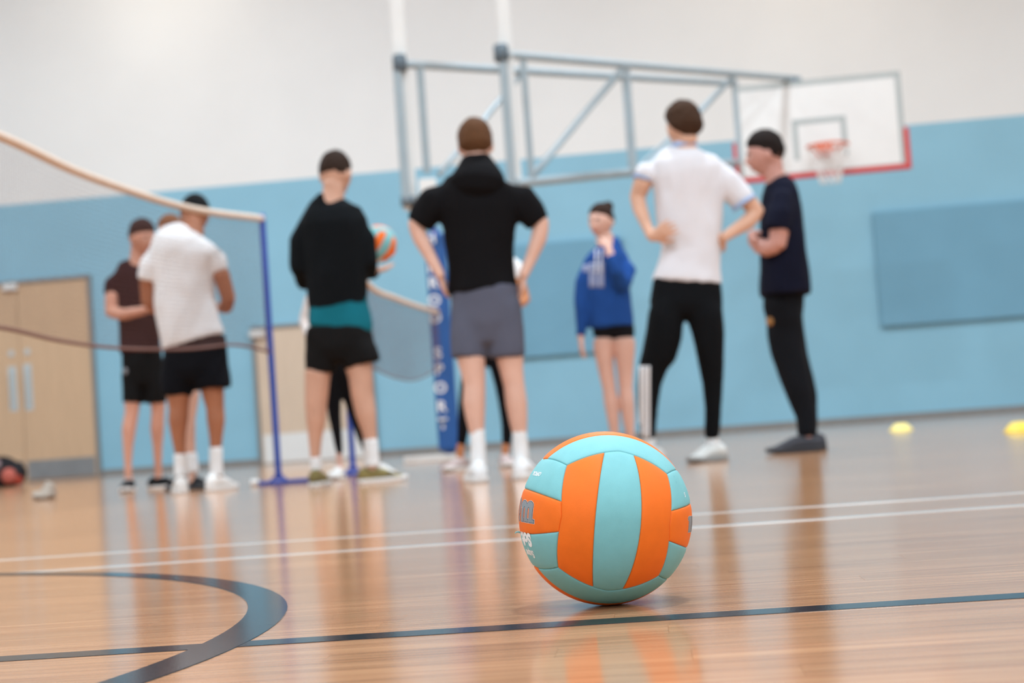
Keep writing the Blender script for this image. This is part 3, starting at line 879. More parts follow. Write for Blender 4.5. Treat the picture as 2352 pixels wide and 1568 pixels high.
def remesh_parts(parts, voxel, smooth=3, disp=0.0, dscale=9.0, stretch=(1, 1, 0.45), seed=0):
    """parts: list of (V, F) closed meshes; returns one continuous mesh"""
    V, Fc = [], []
    for v, f in parts:
        b = len(V); V.extend(v); Fc.extend([tuple(i+b for i in q) for q in f])
    me = bpy.data.meshes.new('tmp'); me.from_pydata([tuple(v) for v in V], [], Fc); me.update()
    bm = bmesh.new(); bm.from_mesh(me)
    bmesh.ops.recalc_face_normals(bm, faces=bm.faces); bm.to_mesh(me); bm.free()
    o = bpy.data.objects.new('tmp', me); C.objects.link(o)
    m = o.modifiers.new('r', 'REMESH'); m.mode = 'VOXEL'; m.voxel_size = voxel
    s = o.modifiers.new('s', 'SMOOTH'); s.factor = 0.5; s.iterations = smooth
    bpy.context.view_layer.update()
    me2 = bpy.data.meshes.new_from_object(o.evaluated_get(bpy.context.evaluated_depsgraph_get()))
    bpy.data.objects.remove(o); bpy.data.meshes.remove(me)
    if disp:
        nrm = [v.normal.copy() for v in me2.vertices]
        off = Vector((seed*3.1, seed*1.7, 0))
        for v, n in zip(me2.vertices, nrm):
            p = Vector((v.co.x*stretch[0], v.co.y*stretch[1], v.co.z*stretch[2]))*dscale+off
            a = noise.noise(p)+0.5*noise.noise(p*2.1)
            v.co += n*(a*disp)
        me2.update()
    for p in me2.polygons: p.use_smooth = True
    return me2

def ellipsoid(c, ax, ay, az, n=14, k=10):
    V, Fc = [], []
    for i in range(k+1):
        t = PI*(i+0.0)/k
        for j in range(n):
            a = 2*PI*j/n
            if i in (0, k) and j: continue
            V.append(c+ax*(math.sin(t)*math.cos(a))+ay*(math.sin(t)*math.sin(a))+az*math.cos(t))
    def idx(i, j):
        if i == 0: return 0
        if i == k: return len(V)-1
        return 1+(i-1)*n+(j % n)
    for i in range(k):
        for j in range(n):
            if i == 0: Fc.append((0, idx(1, j), idx(1, j+1)))
            elif i == k-1: Fc.append((idx(i, j), len(V)-1, idx(i, j+1)))
            else: Fc.append((idx(i, j), idx(i+1, j), idx(i+1, j+1), idx(i, j+1)))
    return V, Fc

def ss(a, b, x):
    t = max(0, min(1, (x-a)/(b-a))); return t*t*(3-2*t)
def head_pt(d):
    """unit head, total height 2 (z -1..1), local x right, y forward"""
    x, y, z = d.x*0.66, d.y*0.83, d.z*1.0
    lo = ss(0.05, -0.95, d.z)
    x *= 1-0.30*lo
    if d.y > 0: y *= 1-0.02*lo; y += 0.06*lo*max(0, d.y)
    else: y *= 1-0.42*ss(0.1, -0.9, d.z)
    if d.y > 0.3:
        f = (d.y-0.3)/0.7
        def g(cx, cz, sx, sz): return math.exp(-((d.x-cx)/sx)**2-((d.z-cz)/sz)**2)
        y += f*(0.20*g(0, -0.22, 0.13, 0.13)+0.10*g(0, -0.06, 0.09, 0.16)+0.05*g(0, 0.17, 0.5, 0.09)-0.10*(g(0.3, 0.03, 0.16, 0.10)+g(-0.3, 0.03, 0.16, 0.10))
                + 0.05*g(0, -0.47, 0.22, 0.06)+0.05*g(0, -0.60, 0.2, 0.05)-0.03*g(0, -0.535, 0.25, 0.025)+0.06*g(0, -0.82, 0.25, 0.15))
    return Vector((x, y, z))
HEADN = (56, 40)
def sph_dirs():
    n, k = HEADN; out = []
    for i in range(k+1):
        t = PI*i/k
        for j in range(n):
            if i in (0, k) and j: continue
            a = 2*PI*j/n
            out.append(Vector((math.sin(t)*math.cos(a), math.sin(t)*math.sin(a), math.cos(t))))
    return out
SPH = sph_dirs()
_, SPHF = ellipsoid(Vector(), Vector((1, 0, 0)), Vector((0, 1, 0)), Vector((0, 0, 1)), *HEADN)

def head_frame(c, yaw, pitch=0, roll=0):
    """yaw: facing direction in the ground plane (deg, 0 = +x, 90 = away); pitch>0 looks up"""
    f = Vector((math.cos(math.radians(yaw)), math.sin(math.radians(yaw)), 0))
    r = Vector((f.y, -f.x, 0)); u = Vector((0, 0, 1))
    p = math.radians(pitch); f2 = f*math.cos(p)+u*math.sin(p); u2 = u*math.cos(p)-f*math.sin(p)
    q = math.radians(roll); r2 = r*math.cos(q)+u2*math.sin(q); u3 = u2*math.cos(q)-r*math.sin(q)
    return r2, f2, u3

def hand(w, d, n, s=1.0, curl=0.5, thumb=1, fan=1.0):
    """w wrist, d direction of the hand, n palm normal (fingers curl towards it)"""
    d = d.normalized(); n = (n-d*n.dot(d)).normalized(); x = d.cross(n).normalized()*thumb   # x: thumb side
    parts = []
    pal = [w-d*0.015*s, w+d*0.01*s, w+d*0.035*s, w+d*0.07*s, w+d*0.09*s]
    parts.append(tube_data(pal, [(0.024*s, 0.019*s), (0.027*s, 0.018*s), (0.037*s, 0.016*s), (0.043*s, 0.0145*s), (0.040*s, 0.011*s)], 12, side=x))
    L = [0.072, 0.080, 0.075, 0.059]
    for i in range(4):
        off = (0.033-0.0225*i)*s
        st = w+d*0.078*s+x*off
        dd = (d+x*(0.13-0.09*i)*fan).normalized()
        a = 0.0; p = st-dd*0.02*s; pts = [p.copy(), st.copy()]
        for k, fr in enumerate((0.45, 0.32, 0.23)):
            a += curl*(0.5 if k == 0 else 0.75)
            p = pts[-1]+(dd*math.cos(a)+n*math.sin(a))*L[i]*fr*s
            pts.append(p)
        rr = [0.0086*s, 0.0090*s, 0.0083*s, 0.0076*s, 0.0062*s]
        parts.append(tube_data(pts, rr, 8))
    st = w+d*0.022*s+x*0.024*s
    td = (d*0.72+x*0.75+n*0.25).normalized(); t2 = (d*0.92+x*0.25+n*(0.2+0.4*curl)).normalized()
    parts.append(tube_data([st-td*0.012*s, st+td*0.022*s, st+td*0.045*s, st+td*0.045*s+t2*0.028*s, st+td*0.045*s+t2*0.048*s], [0.013*s, 0.0125*s, 0.0105*s, 0.0098*s, 0.0072*s], 8))
    return parts

def shoe(parent, name, ankle_xy, heading, L, mU, mS, mLace=None, wide=1.0, high=0.09):
    """low sports shoe, ankle centre over ankle_xy, sole on the floor"""
    h = math.radians(heading); f = Vector((math.cos(h), math.sin(h), 0)); r = Vector((f.y, -f.x, 0)); o = Vector((ankle_xy[0], ankle_xy[1], 0))
    k = L/0.29
    #        y     half width  height  z0
    st = [(-0.082, 0.012, 0.045), (-0.075, 0.028, 0.075), (-0.05, 0.036, high), (-0.01, 0.038, high*1.02), (0.03, 0.040, high*0.98), (0.07, 0.043, 0.080), (0.11, 0.047, 0.062), (0.15, 0.046, 0.045), (0.185, 0.036, 0.036), (0.205, 0.014, 0.026)]
    V, Fc = [], []; n = 14; sz = 0.022
    for (y, w, hh) in st:
        for j in range(n):
            a = 2*PI*j/n
            x = math.cos(a); z = math.sin(a)
            zz = sz-0.006+(hh-sz+0.006)*(0.5+0.5*z) if True else 0
            ww = w*wide*(abs(x)**0.75)*(1 if x > 0 else -1)*(1-0.22*max(0, z))
            V.append(o+f*(y*k)+r*(ww*k)+Vector((0, 0, zz*k)))
    for i in range(len(st)-1):
        for j in range(n):
            a, b = i*n+j, i*n+(j+1) % n; Fc.append((a, b, b+n, a+n))
    Fc.append(tuple(range(n-1, -1, -1))); Fc.append(tuple((len(st)-1)*n+j for j in range(n)))
    up = raw(name, V, Fc, mU, None, True); up.parent = parent
    # sole
    V, Fc = [], []; prof = [(y*1.02, w*1.06*wide) for (y, w, _) in st]
    out = [(y, w) for y, w in prof]+[(y, -w) for y, w in reversed(prof)]
    m = len(out)
    for (z, e) in ((0.0, 0.94), (0.004, 1.0), (0.022, 1.0), (0.026, 0.96)):
        for (y, w) in out:
            lift = 0.008*max(0, (y-0.15)/0.05) if z < 0.01 else 0.008*max(0, (y-0.15)/0.05)
            V.append(o+f*(y*e*k)+r*(w*e*k)+Vector((0, 0, (z+lift)*k)))
    for i in range(3):
        for j in range(m):
            a, b = i*m+j, i*m+(j+1) % m; Fc.append((a, b, b+m, a+m))
    Fc.append(tuple(range(m-1, -1, -1))); Fc.append(tuple(3*m+j for j in range(m)))
    so = raw('sole', V, Fc, mS, None, True); so.parent = up
    if mLace is not None:
        Vl, Fl = [], []
        for q in range(4):
            y = 0.035+0.022*q; z = 0.088-0.009*q
            add_tube_to(Vl, Fl, [o+f*(y*k)+r*(-0.02*k)+Vector((0, 0, (z-0.006)*k)), o+f*((y+0.004)*k)+Vector((0, 0, z*k)), o+f*(y*k)+r*(0.02*k)+Vector((0, 0, (z-0.006)*k))], 0.0035, 5)
        la = raw('laces', Vl, Fl, mLace, None, True); la.parent = up
    return up

def person(label, D, head, torso, neck, arms, legs, shoes, upper, lower, skin_m, hair, socks=None, scale=1.0, tratio=0.62, seed=0, hands=(), extra=None, group=None, hip=None):
    """pixel rows taken at the person's own distance D are turned into world points; dy values are metres away from D."""
    k = D/FP
    def P(x, y, dy=0.0): return at(x, y, D+dy)
    fx = sum(P(s[0], s[1]).x for s in shoes)/len(shoes)
    root = thing('person', label, 'person', (fx, D, 0), group)
    inv = root.matrix_world.inverted()
    def add(name, me, m):
        o = link(name, me, m, None, True); me.transform(inv) ; o.parent = root
        return o
    def T(tp, ratio=1.0, shrink=0.0, side=None, n=18):
        pts = [P(t[0], t[1], t[3] if len(t) > 3 else 0.0) for t in tp]
        rr = [max(0.006, t[2]*k-shrink) for t in tp]
        return tube_data(pts, [(r, r*ratio) for r in rr], n, side=side if side is not None else Vector((1, 0, 0)))
    def rows(rw): return [((a+b)/2, y, (b-a)/2)+((c,) if c is not None else ()) for (y, a, b, c) in [(r[0], r[1], r[2], r[3] if len(r) > 3 else None) for r in rw]]
    # ---- feet: depth of each foot from its own spot on the floor
    sh = []
    for (ax, ay, hd, Lc, *_r) in shoes:
        Yf = (_r[0] if _r else 0.0)
        sh.append((at(ax, ay, D+Yf), hd, Lc, Yf))
    legT = []
    for L, s in zip(legs, sh):
        y0, y1 = L[0][1], L[-1][1]
        legT.append([(x, y, r, s[3]*((y-y0)/(y1-y0))) for (x, y, r) in L])
    # ---- skin body; where a sleeve or trouser leg covers a limb the limb stays well inside it
    for g in upper:
        if 'rows' not in g: continue
        ccx = (g['rows'][2][1]+g['rows'][2][2])/2
        for n_, t in enumerate(g.get('tubes', [])):
            a = t[0]; d0 = a[3] if len(a) > 3 else 0.0
            g['tubes'][n_] = [(a[0]+(ccx-a[0])*0.40, a[1]+7, a[2]*0.55, d0*0.6), (a[0]+(ccx-a[0])*0.15, a[1]+4, a[2]*0.82, d0)]+[tuple(q) for q in t[1:]]
    for A in arms:
        a = A['arm'][0]; ccx = (torso[2][1]+torso[2][2])/2; d0 = a[3] if len(a) > 3 else 0.0
        A['arm'] = [(a[0]+(ccx-a[0])*0.45, a[1]+8, a[2]*0.35, d0*0.6), (a[0]+(ccx-a[0])*0.12, a[1]+8, a[2]*0.55, d0)]+[tuple(q) for q in A['arm'][1:]]
    cov = [t for g in upper for t in g.get('tubes', [])]
    covl = [t for g in lower for t in g.get('legs', [])]
    def inside(L, cv, hem):
        out = []
        for q in L:
            best = None
            for t in cv:
                for a, b in zip(t[:-1], t[1:]):
                    ab = Vector((b[0]-a[0], b[1]-a[1])); ap = Vector((q[0]-a[0], q[1]-a[1]))
                    u = ap.dot(ab)/max(1e-6, ab.length_squared)
                    if -0.5 <= u <= 1.0:
                        u = max(0, min(1, u)); c = Vector((a[0], a[1]))+ab*u; gr = a[2]*(1-u)+b[2]*u
                        dd = (Vector((q[0], q[1]))-c).length
                        dy = (a[3] if len(a) > 3 else 0)*(1-u)+(b[3] if len(b) > 3 else 0)*u
                        if dd < gr+q[2]*0.6 and (best is None or dd/gr < best[0]): best = (dd/gr, c, gr, dd, dy)
            if best:
                _, c, gr, dd, dy = best
                r = min(q[2], gr*0.76); lim = max(0.0, gr*0.90-r); p = Vector((q[0], q[1]))
                if dd > lim: p = c+(p-c)*(lim/max(dd, 1e-6))
                rest = tuple(q[3:]) if hem else (dy,)
                out.append((p.x, p.y, r)+rest)
            else: out.append(tuple(q))
        return out
    def dense(L, n=4):
        out = []
        for a, b in zip(L[:-1], L[1:]):
            m_ = max(len(a), len(b)); a_ = tuple(a)+(0.0,)*(m_-len(a)); b_ = tuple(b)+(0.0,)*(m_-len(b))
            for i in range(n): out.append(tuple(p*(1-i/n)+q*i/n for p, q in zip(a_, b_)))
        out.append(tuple(b_)); return out
    legT = [inside(dense(L), covl, 1) for L in legT]
    for A in arms: A['arm'] = inside(dense(A['arm']), cov, 0)
    parts = []
    lim_y = lower[0]['rows'][-1][0]-14
    def grow(y):
        best = None
        for g in list(upper)+list(lower):
            R_ = g.get('rows', [])
            for a, b in zip(R_[:-1], R_[1:]):
                if a[0] <= y <= b[0]:
                    u = (y-a[0])/max(1e-6, b[0]-a[0]); l = a[1]*(1-u)+b[1]*u; r = a[2]*(1-u)+b[2]*u
                    if best is None or (r-l) < best[1]-best[0]: best = (l, r)
        return best
    tb = []
    for q in dense([(a[0], a[1], a[2]) for a in torso], 3):
        if q[0] > lim_y: break
        gw = grow(q[0])
        l, r = q[1], q[2]
        if gw:
            w = (gw[1]-gw[0])/2*0.86; c_ = (gw[0]+gw[1])/2
            l, r = max(l, c_-w), min(r, c_+w)
        tb.append((q[0], l, r))
    tb = rows(tb)
    parts.append(T(tb, tratio, 0.022))
    if hip: parts.append(T(rows(hip), tratio*0.95, 0.012))
    parts.append(T(neck, 0.95))
    for L, s in zip(legT, sh):
        parts.append(T(L, 1.05))
        a = P(L[-1][0], L[-1][1], L[-1][3]); h = math.radians(s[1]); f = Vector((math.cos(h), math.sin(h), 0))
        heel = Vector((s[0].x, s[0].y, 0.05))
        parts.append(tube_data([a, Vector((a.x, a.y, max(0.07, a.z*0.5))), Vector((a.x, a.y, 0.055))], [L[-1][2]*k, 0.029*scale, 0.024*scale], 12))
        parts.append(tube_data([Vector((a.x, a.y, 0.05))-f*0.045, Vector((a.x, a.y, 0.055)), Vector((a.x, a.y, 0.045))+f*0.06, Vector((a.x, a.y, 0.032))+f*0.12], [0.018, 0.024, 0.018, 0.010], 12))
    for A in arms:
        parts.append(T(A['arm'], 0.95))
    for h in hands:
        w = P(*h['w']); t = P(*h['to'])
        parts += hand(w, t-w, Vector(h['n']), h.get('s', scale), h.get('curl', 0.5), h.get('thumb', 1), h.get('fan', 1.0))
    hc = P(head['c'][0], head['c'][1], head.get('dy', 0)); hs = head['h']/2*k
    hr, hf, hu = head_frame(hc, head['yaw'], head.get('pitch', 0), head.get('roll', 0))
    def HW(v): return hc+hr*(v.x*hs)+hf*(v.y*hs)+hu*(v.z*hs)
    parts.append(([HW(head_pt(d)) for d in SPH], SPHF))
    for s in (-1, 1):   # ears
        ec = Vector((0.67*s, -0.06, -0.10))
        parts.append(ellipsoid(HW(ec), hr*(0.055*hs)+hf*(-0.03*s*hs), hf*(0.13*hs), hu*(0.24*hs), 10, 8))
    # neck root into the head
    parts.append(tube_data([P(neck[0][0], neck[0][1], neck[0][3] if len(neck[0]) > 3 else 0), HW(Vector((0, -0.22, -0.55))), HW(Vector((0, -0.18, -0.2)))], [neck[0][2]*k, 0.05*scale, 0.05*scale], 14))
    me = remesh_parts(parts, 0.0062, 3)
    body = add('body', me, skin_m)
    # ---- face
    for s in (-1, 1):
        ex = Vector((0.225*s, 0.69, 0.02))
        v, f = ellipsoid(HW(ex), hr*(0.095*hs), hf*(0.075*hs), hu*(0.06*hs), 12, 8)
        e = raw('eye', v, f, eye_white, None, True); e.data.transform(inv); e.parent = root
        v, f = ellipsoid(HW(ex+Vector((0, 0.05, 0))), hr*(0.042*hs), hf*(0.03*hs), hu*(0.042*hs), 10, 6)
        i_ = raw('iris', v, f, eye_dark, None, True); i_.data.transform(inv); i_.parent = e
        pts = [HW(Vector((q*s, yy, zz))) for q, yy, zz in ((0.12, 0.80, 0.17), (0.22, 0.79, 0.20), (0.34, 0.70, 0.16))]
        b_ = tube('eyebrow', pts, [0.004*hs/0.115, 0.005*hs/0.115, 0.003*hs/0.115], hair['m'], None, 6); b_.data.transform(inv); b_.parent = root
    v, f = ellipsoid(HW(Vector((0, 0.765, -0.53))), hr*(0.20*hs), hf*(0.06*hs), hu*(0.055*hs), 12, 8)
    l_ = raw('lips', v, f, lip_m, None, True); l_.data.transform(inv); l_.parent = root
    # ---- hair: a shell that sinks under the skin outside the hair line
    top, sidet, low = hair.get('top', 0.14), hair.get('side', 0.07), hair.get('low', -0.5)
    V = []
    for d in SPH:
        y = d.y
        if y > 0.3: zl = 0.25+(y-0.3)/0.7*0.25
        elif y > -0.2: zl = -0.20+(y+0.2)/0.5*0.45
        else: zl = low+(y+1)/0.8*(-0.20-low)
        m_ = ss(zl-0.10+0.05*noise.noise(d*9), zl+0.06+0.05*noise.noise(d*9), d.z)
        th0 = ss(zl-0.05, zl+0.35, d.z)
        th = (0.35+0.65*th0)*sidet+(top-sidet)*ss(0.15, 0.75, d.z)
        if hair.get('fade'): th *= 0.25+0.75*ss(-0.25, 0.3, d.z)
        nz = noise.noise(Vector((d.x*5+seed, d.y*5, d.z*5)))*hair.get('rough', 0.03)+noise.noise(Vector((d.x*14+seed, d.y*14, d.z*5)))*hair.get('rough', 0.03)*0.9
        q = head_pt(d)
        V.append(HW(q+d*(m_*(th+nz)-(1-m_)*0.14)))
    parts = [(V, SPHF)]
    for (c, r) in hair.get('blobs', []):
        parts.append(ellipsoid(HW(Vector(c)), hr*(r[0]*hs), hf*(r[1]*hs), hu*(r[2]*hs)))
    me = remesh_parts(parts, 0.006, 1)
    add('hair', me, hair['m'])
    # ---- garments
    for g in upper:
        parts = []
        if 'rows' in g: parts.append(T(rows(g['rows']), g.get('ratio', tratio), 0))
        for t in g.get('tubes', []):
            parts.append(T(t, 0.9))
        me = remesh_parts(parts, g.get('vox', 0.011), g.get('smooth', 8), g.get('disp', 0.006), g.get('dscale', 9.0), g.get('stretch', (1, 1, 0.45)), seed)
        o = add(g['name'], me, g['m'])
        if g.get('label'): o['label'] = g['label']
        for sg in g.get('sub', []):
            parts = [T(t, sg.get('ratio', 0.9)) for t in sg.get('tubes', [])]
            if 'rows' in sg: parts.append(T(rows(sg['rows']), sg.get('ratio', tratio), 0))
            m2 = remesh_parts(parts, 0.009, 3, 0.003)
            so = link(sg['name'], m2, sg['m'], None, True); m2.transform(inv); so.parent = o
    for g in lower:
        parts = []
        rw = [tuple(q) for q in g['rows']]
        e = rw[-1]; ew = (e[2]-e[1])/2; ec = (e[1]+e[2])/2
        rw[-1] = (e[0], ec-ew*0.80, ec+ew*0.80); rw.append((e[0]+10, ec-ew*0.45, ec+ew*0.45))
        parts.append(T(rows(rw), g.get('ratio', tratio), 0))
        for i, t in enumerate(g.get('legs', [])):
            q = t[0]; yt = (rw[0][0]*0.35+q[1]*0.65)
            t = [(q[0]+(ec-q[0])*0.15, yt, q[2]*0.85)]+[tuple(z) for z in t]
            y0, y1 = legs[i][0][1], legs[i][-1][1]
            t2_ = [(x, y, r, sh[i][3]*((y-y0)/(y1-y0))) for (x, y, r) in t]
            parts.append(T(t2_, g.get('lratio', 1.0)))
        me = remesh_parts(parts, 0.011, 9, g.get('disp', 0.006), 8.0, (1, 1, 0.4), seed+5)
        o = add(g['name'], me, g['m'])
        for i, (nm, strips, sm) in enumerate(g.get('strips', [])):
            for st_ in strips:
                pts = [P(x, y, dy) for (x, y, dy) in st_]
                V, Fc = tube_data(pts, [(0.012, 0.004)]*len(pts), 8, side=Vector((1, 0, 0)))
                so = raw(nm, V, Fc, sm, None, True); so.data.transform(inv); so.parent = o
    if socks:
        for i, S in enumerate(socks['tubes']):
            y0, y1 = legs[i][0][1], legs[i][-1][1]
            t = [(x, y, r, sh[i][3]*((y-y0)/(y1-y0))) for (x, y, r) in S]
            V, Fc = T(t, 1.05)
            me = remesh_parts([(V, Fc)], 0.007, 2, 0.002, 20, (1, 1, 1.5), seed)
            add('sock', me, socks['m'])
    for s, spec in zip(sh, shoes):
        so = shoe(root, 'shoe', (s[0].x-root.location.x, s[0].y-root.location.y), s[1], s[2], shoes_m[0] if False else spec_m(label, 'U'), spec_m(label, 'S'), spec_m(label, 'L'), high=SHOE_H.get(label, 0.09))
    if extra: extra(root, P, add, inv, k)
    return root
SHOE_M, SHOE_H = {}, {}
shoes_m = [None]
def spec_m(label, w): return SHOE_M[label][w]
def decal(name, root_obj, target, P, rects, m, parent, lift=0.0025, n=5):
    """printed patches laid on the cloth: each grid point is dropped on the garment's front surface"""
    from mathutils.bvhtree import BVHTree
    bv = BVHTree.FromPolygons([v.co for v in target.data.vertices], [tuple(p.vertices) for p in target.data.polygons])
    inv = root_obj.matrix_world.inverted(); V, Fc, ok_ = [], [], []
    for (x0, y0, x1, y1) in rects:
        b = len(V); ny = max(n, int((y1-y0)/8))
        for i in range(n+1):
            for j in range(ny+1):
                pw = P(x0+(x1-x0)*i/n, y0+(y1-y0)*j/ny, -0.6); p = inv @ pw; dr = (pw-CAM).normalized()
                h = bv.ray_cast(p, dr)
                ok_.append(h[0] is not None)
                V.append((h[0] if h[0] is not None else p)-dr*lift)
        for i in range(n):
            for j in range(ny):
                a = b+i*(ny+1)+j
                if ok_[a] and ok_[a+1] and ok_[a+ny+2] and ok_[a+ny+1]: Fc.append((a, a+1, a+ny+2, a+ny+1))
    o = raw(name, V, Fc, m, None, True); o.parent = parent
    sd = o.modifiers.new('thick', 'SOLIDIFY'); sd.thickness = 0.001
    return o
def foot_dy(x, y, D, lim=0.3):
    return max(-lim, min(lim, ground(x, y).y-D))

# ---------- 6: black hoodie, grey shorts, back to the camera
D = FP/505
lab = 'person in black hoodie and dark grey shorts, back turned, both hands on hips'
SHOE_M[lab] = dict(U=cloth('white_trainer', 232, 234, 234), S=sole_white, L=white_print); SHOE_H[lab] = 0.10
sk = skin('pale_skin', 216, 172, 152)
black_fleece = cloth('black_fleece', 17, 16, 18)
person(lab, D,
  head=dict(c=(1092, 334), h=116, yaw=92, pitch=-6, dy=0.02),
  neck=[(1091, 375, 27), (1092, 400, 28), (1094, 430, 34)],
  torso=[(412, 1058, 1132), (425, 1020, 1165), (450, 1004, 1186), (500, 1012, 1188), (560, 1024, 1182), (610, 1030, 1180), (665, 1030, 1190), (700, 1034, 1196), (760, 1040, 1198)],
  tratio=0.6,
  arms=[dict(arm=[(1018, 432, 25), (985, 470, 25, -0.01), (955, 515, 19, 0.0), (966, 548, 18, 0.0), (990, 592, 14, -0.01), (1012, 632, 11, -0.03)]),
        dict(arm=[(1172, 432, 25), (1208, 470, 25, -0.01), (1243, 512, 19, 0.0), (1238, 545, 19, 0.0), (1220, 592, 14, -0.01), (1202, 632, 11.5, -0.03)])],
  hands=[dict(w=(1012, 630, -0.03), to=(1022, 668, 0.06), n=(0.9, -0.2, 0.1), curl=0.45, thumb=1, s=0.92), dict(w=(1202, 630, -0.03), to=(1198, 676, 0.05), n=(-0.9, -0.2, 0.1), curl=0.45, thumb=-1, s=0.92)],
  legs=[[(1072, 740, 40), (1078, 800, 36), (1086, 850, 29), (1090, 885, 25), (1089, 925, 26), (1092, 960, 22), (1096, 1000, 16), (1098, 1045, 14)],
        [(1160, 740, 40), (1168, 800, 35), (1175, 850, 27), (1181, 885, 24), (1186, 925, 25), (1190, 960, 22), (1194, 1000, 16), (1196, 1045, 14)]],
  shoes=[(1098, 1085, 100, 0.29, -0.05), (1200, 1075, 80, 0.29, 0.0)],
  upper=[dict(name='hoodie', m=black_fleece, disp=0.008,
     rows=[(396, 1052, 1140), (410, 1022, 1166), (432, 1002, 1186), (480, 1006, 1192), (530, 1018, 1186), (570, 1022, 1180), (610, 1027, 1181), (640, 1028, 1184), (668, 1027, 1192)],
     tubes=[[(1020, 440, 34), (998, 462, 38, -0.01), (976, 492, 36, 0), (962, 516, 31, 0)], [(1170, 438, 34), (1196, 460, 38, -0.01), (1222, 490, 36, 0), (1238, 514, 30, 0)]],
     sub=[dict(name='hood', m=black_fleece, ratio=0.8, tubes=[[(1092, 361, 33, 0.0), (1093, 374, 42, -0.01), (1095, 390, 52, -0.02), (1096, 406, 62, -0.035), (1096, 422, 66, -0.05), (1095, 440, 52, -0.06), (1094, 458, 26, -0.06)]])])],
  lower=[dict(name='shorts', m=cloth('slate_grey_shorts', 88, 90, 104), rows=[(655, 1034, 1190), (690, 1033, 1196), (740, 1034, 1200), (785, 1036, 1202)], legs=[[(1077, 700, 42), (1076, 760, 43), (1074, 823, 40)], [(1158, 700, 42), (1162, 760, 44), (1165, 822, 42)]], disp=0.007)],
  skin_m=sk, hair=dict(m=hairm('light_brown_hair', 90, 60, 38), top=0.15, side=0.07, low=-0.55, fade=False),
  socks=dict(m=cloth('white_sock', 232, 234, 234), tubes=[[(1096, 985, 17.5), (1098, 1020, 17), (1099, 1058, 18), (1099, 1075, 17)], [(1192, 980, 17.5), (1195, 1015, 17), (1197, 1052, 18), (1198, 1068, 17)]]), seed=6)

# ---------- 4: black sweatshirt holding a ball
D = FP/436
lab = 'person in black sweatshirt with teal hem and black shorts, holding up a ball'
SHOE_M[lab] = dict(U=mat('olive_camo_shoe', rgb(128, 114, 60), 0.7, 0.6, 22), S=sole_white, L=white_print)
sk4 = skin('tan_skin', 206, 160, 136)
blk = cloth('black_sweatshirt', 15, 18, 21)
def sweat_extra(root, P, add, inv, k): pass
person(lab, D,
  head=dict(c=(770, 400), h=106, yaw=66, pitch=-14, dy=0.03),
  neck=[(767, 435, 25), (764, 455, 27), (760, 480, 34)],
  torso=[(462, 735, 795), (476, 712, 820), (500, 700, 838), (540, 705, 840), (600, 710, 842), (660, 708, 842), (710, 710, 848), (760, 708, 852)],
  arms=[dict(arm=[(706, 500, 24), (690, 560, 23, 0.02), (690, 622, 18, 0.04), (735, 650, 17, 0.22), (800, 628, 14, 0.34), (838, 610, 10, 0.36)]),
        dict(arm=[(826, 500, 24), (842, 560, 23, 0.0), (848, 618, 18, 0.02), (856, 625, 16, 0.12), (868, 620, 11, 0.24)])],
  hands=[dict(w=(866, 621, 0.23), to=(892, 616, 0.33), n=(-0.1, 0.2, 1), curl=0.35, thumb=-1, s=0.95), dict(w=(838, 610, 0.36), to=(856, 602, 0.42), n=(0.3, 0.2, 1), curl=0.3, thumb=1, s=0.9)],
  legs=[[(735, 770, 36), (732, 820, 34), (729, 870, 29), (726, 925, 26), (726, 965, 23), (724, 1005, 16), (724, 1045, 12), (726, 1070, 11)],
        [(806, 770, 36), (820, 820, 33), (828, 865, 28), (832, 905, 26), (840, 950, 24), (848, 990, 17), (852, 1020, 14), (852, 1062, 13)]],
  shoes=[(727, 1085, 85, 0.29, 0.0), (853, 1085, 22, 0.27, -0.02)],
  upper=[dict(name='undershirt', m=cloth('teal_shirt', 20, 104, 118), rows=[(650, 712, 840), (700, 708, 846), (730, 706, 854), (748, 706, 857), (757, 705, 856)], ratio=0.6, label='teal hem below the sweatshirt'),
    dict(name='sweatshirt', m=blk, disp=0.010,
     rows=[(450, 733, 792), (464, 712, 806), (482, 692, 830), (510, 684, 846), (550, 690, 846), (600, 698, 846), (650, 702, 845), (690, 706, 843), (712, 710, 846)],
     tubes=[[(704, 498, 27), (689, 555, 26, 0.01), (688, 615, 25, 0.03), (700, 648, 22, 0.12), (760, 645, 20, 0.28), (812, 622, 16, 0.36)], [(822, 500, 27), (838, 550, 26, 0), (843, 600, 25, 0), (848, 626, 22, 0.06), (858, 627, 16, 0.16)]])],
  lower=[dict(name='shorts', m=cloth('black_shorts', 22, 21, 21), rows=[(745, 706, 852), (770, 704, 858), (800, 703, 862), (825, 703, 866)], legs=[[(744, 780, 38), (740, 820, 38), (737, 856, 35)], [(812, 780, 40), (824, 810, 44), (832, 838, 43)]], disp=0.009)],
  skin_m=sk4, hair=dict(m=hairm('dark_brown_hair', 48, 34, 26), top=0.10, side=0.035, low=-0.25, fade=True),
  socks=dict(m=MATS['white_sock'], tubes=[[(725, 1048, 13), (726, 1065, 13.5), (727, 1080, 14)], [(851, 1008, 17), (853, 1040, 17), (854, 1072, 18)]]), seed=4)
# the ball he holds
hb = at(869, 560, D+0.44); hball = thing('volleyball', 'orange and teal ball held up in front of the black sweatshirt', 'ball', hb)
hball.matrix_world = Matrix.Translation(hb) @ Matrix.Rotation(math.radians(35), 4, 'Z') @ Matrix.Rotation(math.radians(28), 4, 'Y') @ Matrix.Rotation(math.radians(20), 4, 'X') @ Matrix.Scale(1.0, 4)
bpy.context.view_layer.update()
make_ball(hball, False)

